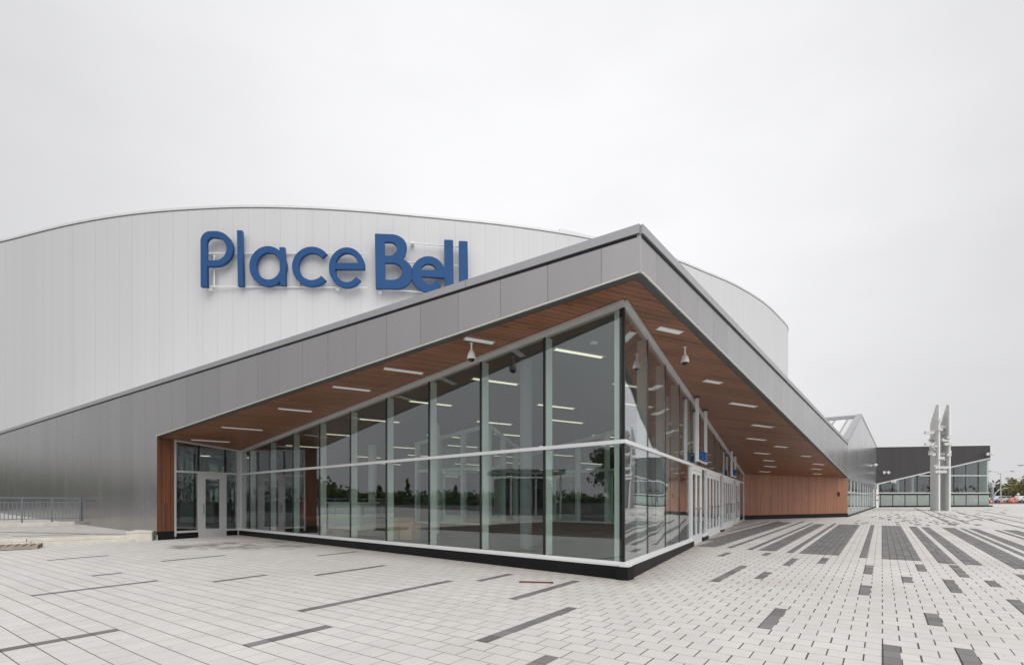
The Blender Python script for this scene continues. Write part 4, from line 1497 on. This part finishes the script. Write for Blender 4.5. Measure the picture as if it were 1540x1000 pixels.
# ------------------------------------------------------------------ sculpture
sb = ground(1417, 768)
sc = thing('plaza_sculpture', 'tall pale metal sculpture of two stepped blades with jutting bars on the plaza', 'sculpture', (sb.x, sb.y, sb.z))
SY = sb.y
zS = lambda py: at(0, py, SY).z - sb.z
base_z = -.05
rs = random.Random(11)
for pl, (pxn, pxf, ytop_n, ytop_f) in enumerate(((1409.4, 1401.2, 609, 629), (1425.2, 1416.2, 609, 631))):
    pn = at(pxn, 0, SY)
    pf = at(pxf, 0, SY + 2.3)
    N = 9
    bb = MB()
    for k in range(N):
        q = pn.lerp(pf, k / (N - 1))
        top = zS(ytop_n + (ytop_f - ytop_n) * k / (N - 1)) - .04 * (k % 2)
        w = .042
        bb.box(q.x - sb.x - w, q.x - sb.x + w, q.y - sb.y - .125, q.y - sb.y + .125, base_z, top)
    bb.build('blade', M['sculpt'], sc, WORLD[sc.name])
    MB().box(pn.x - sb.x + .0, pn.x - sb.x + .10, -.19, -.128, base_z, zS(ytop_n) + .02).build('edge_plate', M['white'], sc, WORLD[sc.name])
    # short bars poking through the blade
    pc = pn.lerp(pf, .5)
for k in range(84):
    py = rs.uniform(640, 682) if k < 66 else rs.uniform(682, 706)
    pl = rs.random() < .5
    cxp = rs.uniform(1401, 1409) if pl else rs.uniform(1415, 1426)
    yy = SY + rs.uniform(-.2, 2.2)
    L = rs.uniform(.10, .30)
    q = at(cxp, 0, yy)
    z = zS(py)
    MB().box(q.x - sb.x - L, q.x - sb.x + L, yy - sb.y - .07, yy - sb.y + .07, z - rs.uniform(.06, .12), z + rs.uniform(.06, .12)).build('bar', M['sculpt'], sc, WORLD[sc.name])
for py, pa1, pb1 in ((651, 1391, 1404), (668.5, 1391, 1404), (632, 1410, 1416), (668, 1420, 1431), (658, 1424, 1429), (703, 1406, 1428), (709.5, 1406, 1423), (689, 1410, 1420), (646, 1410, 1417), (684, 1424, 1430)):
    A_, E_ = at(pa1, 0, SY - .25), at(pb1, 0, SY - .25)
    z = zS(py)
    MB().box(A_.x - sb.x, E_.x - sb.x, -.32, -.16, z - .11, z + .11).build('bar', M['sculpt'], sc, WORLD[sc.name])

# ------------------------------------------------------------------ terrace, steps, block, railing on the left
tA, tB = ground(201, 814), ground(34, 821.8)
SD = Vector((tB - tA).xy).normalized()               # steps run this way, to the left
SN = Vector((-SD.y, SD.x))                            # candidates for the uphill normal
if SN.dot(Vector((-1, 1)).normalized()) < 0:
    SN = -SN
ZT_ = 0.40
ZF = 0.205
zterr = lambda p: ZF + .0275 * min(7.5, max(0, (p - Vector(tA.xy)).dot(SN) - .5))
front = lambda t, o: Vector(tA.xy) + SD * t + SN * o
W0, _ = column(238.5, F0, FDL)
terr = [front(-0.6, .62), front(16, .62), front(16, 16), Vector(F0.xy) + FDL * 40, W0 + FDL * .05]
nrm = Vector((-FDL.y, FDL.x))
terr[3] = terr[3] + nrm * 0.004
terr[4] = terr[4] + nrm * 0.004
terr = terr[:2] + [front(16, 7.9)] + terr[2:4] + [front(-2.2, 7.9)] + terr[4:] if False else terr
bt = MB()
NT_, NO_ = 1, 2
q0, q1 = W0 + FDL * .05 + nrm * .004, Vector(F0.xy) + FDL * 40 + nrm * .004
fa, fb = front(-0.6, .60), front(24, .60)
rows = [(fa, fb), (fa.lerp(q0, 0.999), fb + SN * 6.5), (q1, fb + SN * 16)]
bt.slab([(p.x, p.y, -.2) for p in (fa, fb, fb + SN * 20, q1, q0)], [(p.x, p.y, ZF + .0275 * max(0, (p - Vector(tA.xy)).dot(SN) - .6)) for p in (fa, fb, fb + SN * 20, q1, q0)])
bt.build('terrace', M['paver_terrace'])
tag(bpy.data.objects['terrace'], kind='structure')
b = MB()
for u0, u1 in ((0, 1),):
    pass
# charcoal strips on the terrace
for t0, t1, o in ((1.2, 3.2, 1.5), (3.4, 6.0, 2.4), (.4, 2.4, 3.3), (2.5, 5.0, 4.2), (5.0, 7.5, 1.3)):
    q = [front(t0, o), front(t1, o), front(t1, o + .13), front(t0, o + .13)]
    b.add([(p.x, p.y, ZF + .0275 * ((p - Vector(tA.xy)).dot(SN) - .6) + .004) for p in q], [(0, 1, 2, 3)])
tag(b.build('terrace_bands', M['paver_dark']), kind='structure')

MSt = frame(tA.xy, SD)
sg = 1 if SN.dot(Vector((-SD.y, SD.x))) > 0 else -1
st = thing('stair', 'two long pale concrete steps up to the terrace on the left', 'steps', (tA.x, tA.y, tA.z))
for lvl, (o0, o1, z0, z1) in enumerate(((0, .42, -.1, .10), (.32, .66, .102, .208))):
    t = 0.0 + .12 * lvl
    k = 0
    while t < 15:
        e = t + 2.6
        y0, y1 = sorted((sg * o0, sg * o1))
        MB().box(t + .008, e - .008, y0, y1, z0, z1).build('step', M['concrete'], st, MSt, bevel=.012)
        t = e
bl = thing('concrete_block', 'square pale concrete end block beside the steps and the wood return wall', 'block', ground(220, 812))
fl_, fr_, sr_ = ground(190, 814.2), ground(228.4, 812.8), ground(239.8, 808.9)
bk = fl_ + (sr_ - fr_) * 1.2
bk2 = Vector(bk)
ringb = [fl_, fr_, sr_, fl_ + (sr_ - fr_)]
MB().slab([(p.x, p.y, -.1) for p in ringb], [(p.x, p.y, .29) for p in ringb]).build('body', M['concrete'], bl, None, bevel=.012)
cxm = sum((Vector(p) for p in ringb), Vector()) / 4
MB().slab([(cxm.x + (p.x - cxm.x) * 1.02, cxm.y + (p.y - cxm.y) * 1.02, 0.292) for p in ringb], [(cxm.x + (p.x - cxm.x) * 1.02, cxm.y + (p.y - cxm.y) * 1.02, .345) for p in ringb]).build('cap', M['concrete'], bl, None, bevel=.01)

RE, _ = column(122, F0, FDL)
RE = RE + nrm * .25
RS = Vector(at(0, 0, RE.y * (787.5 - 753) / (790.6 - 753)).xy)
RDv = (RS - RE).normalized()
MRl = frame(RE, RDv)
ral = thing('railing', 'grey galvanised baluster railing on a concrete curb across the terrace', 'railing', (RE.x, RE.y, ZT_))
ZR0 = ZT_ + .13
RLen = 7.4
MB().box(0, RLen, -.12, .12, ZT_ - .05, ZR0).build('curb', M['concrete'], ral, MRl, bevel=.01)
tp = [column(px, RE, RDv)[1] for px in (120.5, 78, 33)]
pit = (tp[2] - tp[0]) / 2
pst = [tp[0] + pit * k for k in range(0, 7) if tp[0] + pit * k < RLen]
zt_r, zm_r, zb_r = EYE + .13, EYE - .02, ZR0 + .12
for x in pst:
    MB().box(x - .028, x + .028, -.028, .028, ZR0 + .002, zt_r - .03).build('post', M['galv'], ral, MRl)
MB().box(pst[0] - .05, RLen, -.035, .035, zt_r - .028, zt_r + .022).build('handrail', M['galv'], ral, MRl)
MB().box(pst[0] + .03, RLen, -.018, .018, zm_r - .06, zm_r - .025).build('rail', M['galv'], ral, MRl)
MB().box(pst[0] + .03, RLen, -.018, .018, zb_r, zb_r + .035).build('rail', M['galv'], ral, MRl)
x = pst[0] + .115
cnt = 0
while x < RLen - .05 and cnt < 95:
    if min(abs(x - q) for q in pst) > .05:
        MB().box(x - .012, x + .012, -.012, .012, zb_r + .036, zm_r - .061).build('baluster', M['galv'], ral, MRl)
        cnt += 1
    x += .118

# pallet and rusty bar
pq = ground(24, 826)
pal = thing('pallet', 'weathered wooden pallet lying on the paving at the foot of the steps', 'pallet', (pq.x - .25, pq.y + .1, g(pq.x, pq.y)), 0.62)
Wp = WORLD[pal.name]
for k in range(3):
    MB().box(-.65, .65, -.5 + k * .45, -.4 + k * .45, 0.02, .10).build('bearer', M['pallet'], pal, Wp)
MB().box(-.65, -.53, -.5, .5, 0, .019).box(.53, .65, -.5, .5, 0, .019).build('bottom_board', M['pallet'], pal, Wp)
for k in range(8):
    MB().box(-.65 + k * .17, -.54 + k * .17, -.5, .5, .102, .122).build('deck_board', M['pallet'], pal, Wp)
ba, be = ground(781, 875.5), ground(832, 876.8)
bar = MB().beam(ba + Vector((0, 0, .014)), be + Vector((0, 0, .014)), .035, .02)
o = bar.build('steel_bar', M['rust'])
tag(o, 'short rusty steel bar lying on the pale paving before the glass corner', 'bar')

# ------------------------------------------------------------------ trees
def leaf_cloud(bb, c, r, n, size, rnd):
    for _ in range(n):
        while True:
            v = Vector((rnd.uniform(-1, 1), rnd.uniform(-1, 1), rnd.uniform(-1, 1)))
            if .15 < v.length < 1:
                break
        p = Vector(c) + Vector((v.x * r[0], v.y * r[1], v.z * r[2]))
        a = Vector((rnd.gauss(0, 1), rnd.gauss(0, 1), rnd.gauss(0, .6))).normalized()
        bdir = a.orthogonal().normalized()
        q = Matrix.Rotation(rnd.uniform(0, 6.28), 3, a) @ bdir
        s = size * rnd.uniform(.6, 1.4)
        e = a.cross(q)
        bb.add([p - q * s * .5, p + e * s * .35, p + q * s * .5, p - e * s * .3], [(0, 1, 2, 3)])


def tree(loc, h, w, lab, m='leaf', seed=1, dens=900, size=.32, group='street trees beyond the plaza', trunk=.3, lean=0.0):
    rnd = random.Random(seed)
    t = thing('tree', lab, 'tree', loc, 0, group)
    W = WORLD[t.name]
    tb = MB()
    th = h * trunk
    tb.tube([(0, 0, -.2), (.03 * h * .2, 0, th * .5), (lean * .3, 0.05, th), (lean, .1, h * .7)], [h * .022, h * .018, h * .014, h * .004], 8)
    cb = MB()
    nb = 13
    for k in range(nb):
        a = rnd.uniform(0, 6.28)
        zz = rnd.uniform(th, h * .92)
        f = math.sin(PI * clampf((zz - th * .7) / (h - th * .7), .08, .97)) ** .7
        rr = w * .5 * f * rnd.uniform(.35, .95)
        c = (rr * math.cos(a) + lean, rr * math.sin(a), zz)
        tb.tube([(lean * .2, 0, th * rnd.uniform(.7, 1.0)), (c[0] * .5, c[1] * .5, (zz + th) / 2), c], [h * .009, h * .006, h * .002], 5)
        s = w * rnd.uniform(.16, .27)
        leaf_cloud(cb, c, (s, s, s * .75), int(dens / nb), size, rnd)
    tb.build('trunk', M['bark'], t, W, True)
    cb.build('crown', M[m], t, W)
    return t


def gp(px, Y):
    p = at(px, 0, Y)
    return (p.x, p.y, g(p.x, p.y))


tree(gp(1519, 134), 6.4, 4.2, 'thin-topped tree rising above its neighbours beside the street lamp beyond the plaza', 'leaf_yellow', 4, 700, .45, trunk=.25)
tree(gp(1534, 130), 5.3, 8.0, 'broad olive bushy tree behind the orange barrels beyond the plaza', 'leaf_yellow', 5, 1300, .45, trunk=.12)
tree(gp(1556, 128), 6.0, 7.5, 'olive tree cut by the right edge of view beyond the parked cars', 'leaf_yellow', 6, 1300, .45, trunk=.12)
tree(gp(1503, 140), 4.6, 6.0, 'low dark green tree behind the street lamp mast beyond the plaza', 'leaf', 8, 1000, .45, trunk=.1)

# wooded hill beyond the street
hl = MB()
hx = [120 + k * 40 for k in range(16)]
for k, x in enumerate(hx):
    hh = 11 + 3.0 * math.sin(k * .9) + 2 * math.sin(k * 2.3)
    hl.v += [(x, 330, 0), (x, 380, hh * .75), (x, 450, hh), (x, 700, 0)]
for k in range(len(hx) - 1):
    for j in range(3):
        hl.f.append((4 * k + j, 4 * k + 4 + j, 4 * k + 5 + j, 4 * k + 1 + j))
tag(hl.build('hill', M['grass'], None, None, True), kind='structure')
rnd = random.Random(21)
wb = MB()
for k in range(260):
    x = rnd.uniform(150, 560)
    y = rnd.uniform(300, 440)
    s = rnd.uniform(3, 5.5)
    base = 2 if y < 330 else 9 * min(1, (y - 330) / 60)
    leaf_cloud(wb, (x, y, base + s * .8), (s, s, s), 34, 2.2, rnd)
tag(wb.build('far_wood', M['leaf_far']), 'hazy far-off woodland on the hill beyond the street', 'woodland', None, 'stuff')

# tree belt, low wall and lot to the left of the plaza, mirrored in the glass
rnd = random.Random(5)
wb = MB()
for k in range(420):
    a = k / 419
    x = -165 + rnd.uniform(-9, 9) + 6 * math.sin(a * 9)
    y = -200 + 370 * a + rnd.uniform(-3, 3)
    big = 1 + 1.5 * clampf((y - 25) / 50, 0, 1)
    s = rnd.uniform(1.5, 2.7) * big * (1 + .35 * math.sin(a * 41) * math.sin(a * 17))
    leaf_cloud(wb, (x, y, s * .85), (s * 1.2, s * 1.2, s * rnd.uniform(.9, 1.3)), 80, .95 * big ** .5, rnd)
for k in range(9):
    y = rnd.uniform(-60, 60)
    h = rnd.uniform(6, 8.5)
    for j in range(5):
        leaf_cloud(wb, (-160, y, h * (.3 + .15 * j)), (1.7 - .3 * j, 1.7 - .3 * j, h * .14), 50, .7, rnd)
for k in range(120):
    a = k / 119
    x = -150 + 420 * a
    y = -190 + rnd.uniform(-10, 10)
    s = rnd.uniform(3, 6)
    leaf_cloud(wb, (x, y, s * .8), (s, s, s * 1.2), 60, 1.2, rnd)
tag(wb.build('tree_belt', M['leaf']), 'dark belt of trees beyond the car park, mirrored in the left glazing', 'woodland', None, 'stuff')

o = MB().box(-38.4, -38.0, -30, 8, 0, 1.15).build('boundary_wall', M['stonewall'])
tag(o, 'low grey block wall beyond the plaza, mirrored in the left glazing', 'wall')

def kiosk():
    t = thing('kiosk', 'low dark pavilion with a flat projecting roof, mirrored in the corner glazing', 'building', (-31.5, 6.4, 0), math.radians(84))
    W = WORLD[t.name]
    MB().box(-2.0, 2.0, 0, 3.0, 0, 3.3).build('wall', M['trim_dark'], t, W)
    MB().box(-3.0, 2.6, -1.4, 3.4, 3.6, 3.95).build('roof', M['trim_dark'], t, W)
    for x in (-2.7, -.6, 1.4):
        MB().box(x - .07, x + .07, -1.2, -1.06, 0, 3.6).build('post', M['alu'], t, W)
    for x in (-1.7, -.4, .9):
        MB().box(x, x + .95, -.03, -.004, .9, 2.8).build('window', M['car_glass'], t, W)


kiosk()
tree((-23.0, 1.6, 0), 5.0, 4.2, 'leafy tree by the plaza, mirrored in the corner glazing', 'leaf', 31, 3200, .22, None, trunk=.35)

tree((-34.0, -3.5, 0), 4.4, 4.6, 'second leafy tree farther off, mirrored in the corner glazing', 'leaf', 32, 2600, .26, None, trunk=.3)

# ------------------------------------------------------------------ street furniture far right
def street_lamp(px, Y, ytop, lab, arms=(-1, 1), reach=1.9):
    p = gp(px, Y)
    h = at(0, ytop, Y).z - p[2]
    t = thing('street_lamp', lab, 'street lamp', p, 0, 'street lamps along the road')
    W = WORLD[t.name]
    MB().tube([(0, 0, 0), (0, 0, h * .5), (0, 0, h - .35)], [.11, .09, .06], 10).build('pole', M['alu'], t, W, True)
    for s in arms:
        MB().tube([(0, 0, h - .6), (s * reach * .35, 0, h - .2), (s * reach * .7, 0, h - .05), (s * reach, 0, h)], .04, 8).build('arm', M['alu'], t, W, True)
        MB().tube([(s * reach * .92, 0, h + .02), (s * (reach + .25), 0, h + .02), (s * (reach + .62), 0, h - .02)], [.07, .12, .07], 10).build('lamp_head', M['cap'], t, W, True)
    return t


street_lamp(1505, 96, 708.5, 'double-armed grey street lamp just right of the dark wing')
street_lamp(1557, 78, 699.5, 'street lamp at the picture edge reaching one long arm towards the dark wing', (-1,), 2.0)

p = gp(1492.3, 84)
sm = thing('signal_mast', 'thick grey mast with a curved arm beside the end of the dark wing', 'mast', p)
W = WORLD[sm.name]
MB().tube([(0, 0, 0), (0, 0, 3.1)], .2, 12).build('pole', M['cap'], sm, W, True)
MB().tube([(.2, 0, .9), (.6, 0, 1.7), (1.2, 0, 2.2), (2.6, 0, 2.45)], [.09, .08, .07, .05], 8).build('arm', M['cap'], sm, W, True)
MB().box(-.28, .28, -.25, .25, 2.5, 3.3).build('control_box', M['alu'], sm, W, bevel=.03)


def barrel(px, Y, lab):
    t = thing('traffic_barrel', lab, 'traffic barrel', gp(px, Y), 0, 'orange traffic barrels by the road')
    W = WORLD[t.name]
    MB().lathe([(.29, .09), (.27, .55), (.24, 1.0), (.20, 1.08)], 18).build('body', M['orange'], t, W, True)
    MB().lathe([(.40, 0), (.40, .06), (.30, .088)], 18).build('base', M['rubber'], t, W)
    for z in (.35, .72):
        r = .295 - z * .045
        MB().lathe([(r, z), (r - .006, z + .12)], 18).build('reflective_band', M['white'], t, W)


barrel(1519, 106, 'orange traffic barrel left of two, by the far road')
barrel(1527, 104, 'orange traffic barrel right of two, nearer the small diamond sign')


def cone(px, Y, lab):
    t = thing('traffic_cone', lab, 'traffic cone', gp(px, Y), 0, 'small orange cones by the road')
    W = WORLD[t.name]
    MB().lathe([(.14, .04), (.03, .7), (.02, .72)], 14).build('body', M['orange'], t, W, True)
    MB().box(-.2, .2, -.2, .2, 0, .039).build('base', M['orange'], t, W)
    MB().lathe([(.105, .3), (.08, .45)], 14).build('reflective_band', M['white'], t, W)


cone(1490.3, 74, 'orange cone beside the end of the dark wing')
cone(1506.8, 76, 'orange cone under the double street lamp')
cone(1524, 76, 'orange cone between the two orange barrels')


def car(px, Y, rz, col, lab):
    t = thing('parked_car', lab, 'car', gp(px, Y), rz, 'cars parked beyond the plaza')
    W = WORLD[t.name]
    paint = mat('car_paint', col, 0.25, 0.2, dirt=0)
    prof = [(-2.2, .35), (-2.2, .75), (-2.05, .95), (-1.35, 1.0), (-.75, 1.42), (.55, 1.45), (1.25, 1.0), (2.0, .85), (2.2, .62), (2.2, .35)]
    MB().prism_xz(prof, -.86, .86).build('body', paint, t, W, bevel=.07)
    win = [(-1.18, 1.0), (-.70, 1.36), (.50, 1.38), (1.05, 1.0)]
    for s in (-1, 1):
        MB().prism_xz(win, s * .855, s * .868).build('window', M['car_glass'], t, W)
        for x in (-1.35, 1.35):
            wh = MB().tube([(x, s * .74, .33), (x, s * .90, .33)], .33, 18).build('wheel', M['rubber'], t, W)
            MB().tube([(x, s * .895, .33), (x, s * .912, .33)], .19, 12).build('rim', M['cap'], wh, W)
    MB().box(2.19, 2.215, -.75, -.45, .6, .75).build('headlight', M['white'], t, W)
    MB().box(2.19, 2.215, .45, .75, .6, .75).build('headlight', M['white'], t, W)
    return t


car(1502, 116, 0.1, (.62, .63, .65), 'silver car parked beneath the double street lamp')
car(1512, 120, 2.9, (.30, .36, .42), 'blue-grey car parked behind the left orange barrel')
car(1538, 112, 0.15, (.72, .72, .72), 'white car at the picture edge behind the diamond sign')
p = gp(1531, 80)
ds = thing('road_sign', 'small pale diamond road sign on a thin post beside the right barrel', 'sign', p)
W = WORLD[ds.name]
MB().tube([(0, 0, 0), (0, 0, 1.5)], .03, 8).build('post', M['galv'], ds, W)
MB().slab([(-.28, -.045, 1.35), (0, -.045, 1.07), (.28, -.045, 1.35), (0, -.045, 1.63)], [(-.28, -.032, 1.35), (0, -.032, 1.07), (.28, -.032, 1.35), (0, -.032, 1.63)]).build('panel', M['alu_white'], ds, W)

# ------------------------------------------------------------------ sky, sun, camera
w = bpy.data.worlds.new('World')
SC.world = w
w.use_nodes = True
nt = w.node_tree
bg = nt.nodes['Background']
SUN_EL, SUN_AZ = math.radians(50), math.radians(160)      # azimuth from +Y towards +X
sky = nt.nodes.new('ShaderNodeTexSky')
sky.sky_type = 'NISHITA'
sky.sun_disc = False
sky.sun_elevation = SUN_EL
sky.sun_rotation = SUN_AZ
sky.dust_density = 3.0


class WT(NT):
    def __init__(s, tree):
        s.t, s.n, s.b = tree, tree.nodes, None


t = WT(nt)
gen = t.coord('Generated')
x, y, z = t.sep(gen)
hz = t.ramp(z, 0.0, 0.75)
# stratus deck: pale grey, a little brighter overhead, with broad soft bands
cl = t.noise(t.scale(gen, (1.0, 1.0, 2.2)), 1.5, 4, 0.5)
cl2 = t.noise(t.scale(gen, (1.0, 1.0, 3.0)), 4.0, 4, 0.55)
# thin bright patch in the deck high ahead, unseen sky brightened behind and far right, darkened far left to steer light and reflections
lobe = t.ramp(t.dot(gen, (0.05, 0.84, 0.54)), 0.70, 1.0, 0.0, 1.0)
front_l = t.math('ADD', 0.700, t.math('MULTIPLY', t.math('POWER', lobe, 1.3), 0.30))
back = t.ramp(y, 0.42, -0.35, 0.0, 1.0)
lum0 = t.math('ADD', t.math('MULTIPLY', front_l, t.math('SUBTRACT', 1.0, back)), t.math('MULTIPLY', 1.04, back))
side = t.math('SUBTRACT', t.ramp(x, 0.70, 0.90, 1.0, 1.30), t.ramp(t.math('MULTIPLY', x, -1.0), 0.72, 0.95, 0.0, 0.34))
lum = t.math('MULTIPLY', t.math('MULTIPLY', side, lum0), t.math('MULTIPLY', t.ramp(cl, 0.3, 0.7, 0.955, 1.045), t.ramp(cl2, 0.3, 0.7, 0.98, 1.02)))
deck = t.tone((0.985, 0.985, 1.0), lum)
hs = t.new('ShaderNodeHueSaturation')
hs.inputs['Saturation'].default_value = 0.12
t.link(sky.outputs[0], hs.inputs['Color'])
dim = t.new('ShaderNodeMix', data_type='RGBA', blend_type='MULTIPLY')
dim.inputs['Factor'].default_value = 1
t.link(hs.outputs[0], dim.inputs['A'])
dim.inputs['B'].default_value = (0.1, 0.1, 0.1, 1)
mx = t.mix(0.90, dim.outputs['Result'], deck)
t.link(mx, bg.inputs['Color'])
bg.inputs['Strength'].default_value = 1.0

sun = bpy.data.lights.new('sun', 'SUN')
sun.energy = 1.2
sun.angle = math.radians(45)
sun.color = (1.0, 0.97, 0.93)
so = bpy.data.objects.new('sun', sun)
COL.objects.link(so)
dvec = Vector((math.sin(SUN_AZ) * math.cos(SUN_EL), math.cos(SUN_AZ) * math.cos(SUN_EL), math.sin(SUN_EL)))
so.rotation_euler = dvec.to_track_quat('Z', 'Y').to_euler()
so.location = dvec * 80

cam = bpy.data.cameras.new('camera')
cam.sensor_fit = 'HORIZONTAL'
cam.sensor_width = 36
cam.lens = 36 * FOC / 1540
cam.shift_y = (HY - 500) / 1540
cam.clip_end = 3000
cam.clip_start = 0.05
co_ = bpy.data.objects.new('camera', cam)
COL.objects.link(co_)
co_.location = (0, 0, EYE)
co_.rotation_euler = (PI / 2, 0, 0)
SC.camera = co_

SC.view_settings.view_transform = 'Standard'
SC.view_settings.look = 'None'
SC.view_settings.exposure = 0.08
SC.view_settings.gamma = 1.0
SC.cycles.transparent_max_bounces = 32
SC.cycles.max_bounces = 8
SC.cycles.use_denoising = True
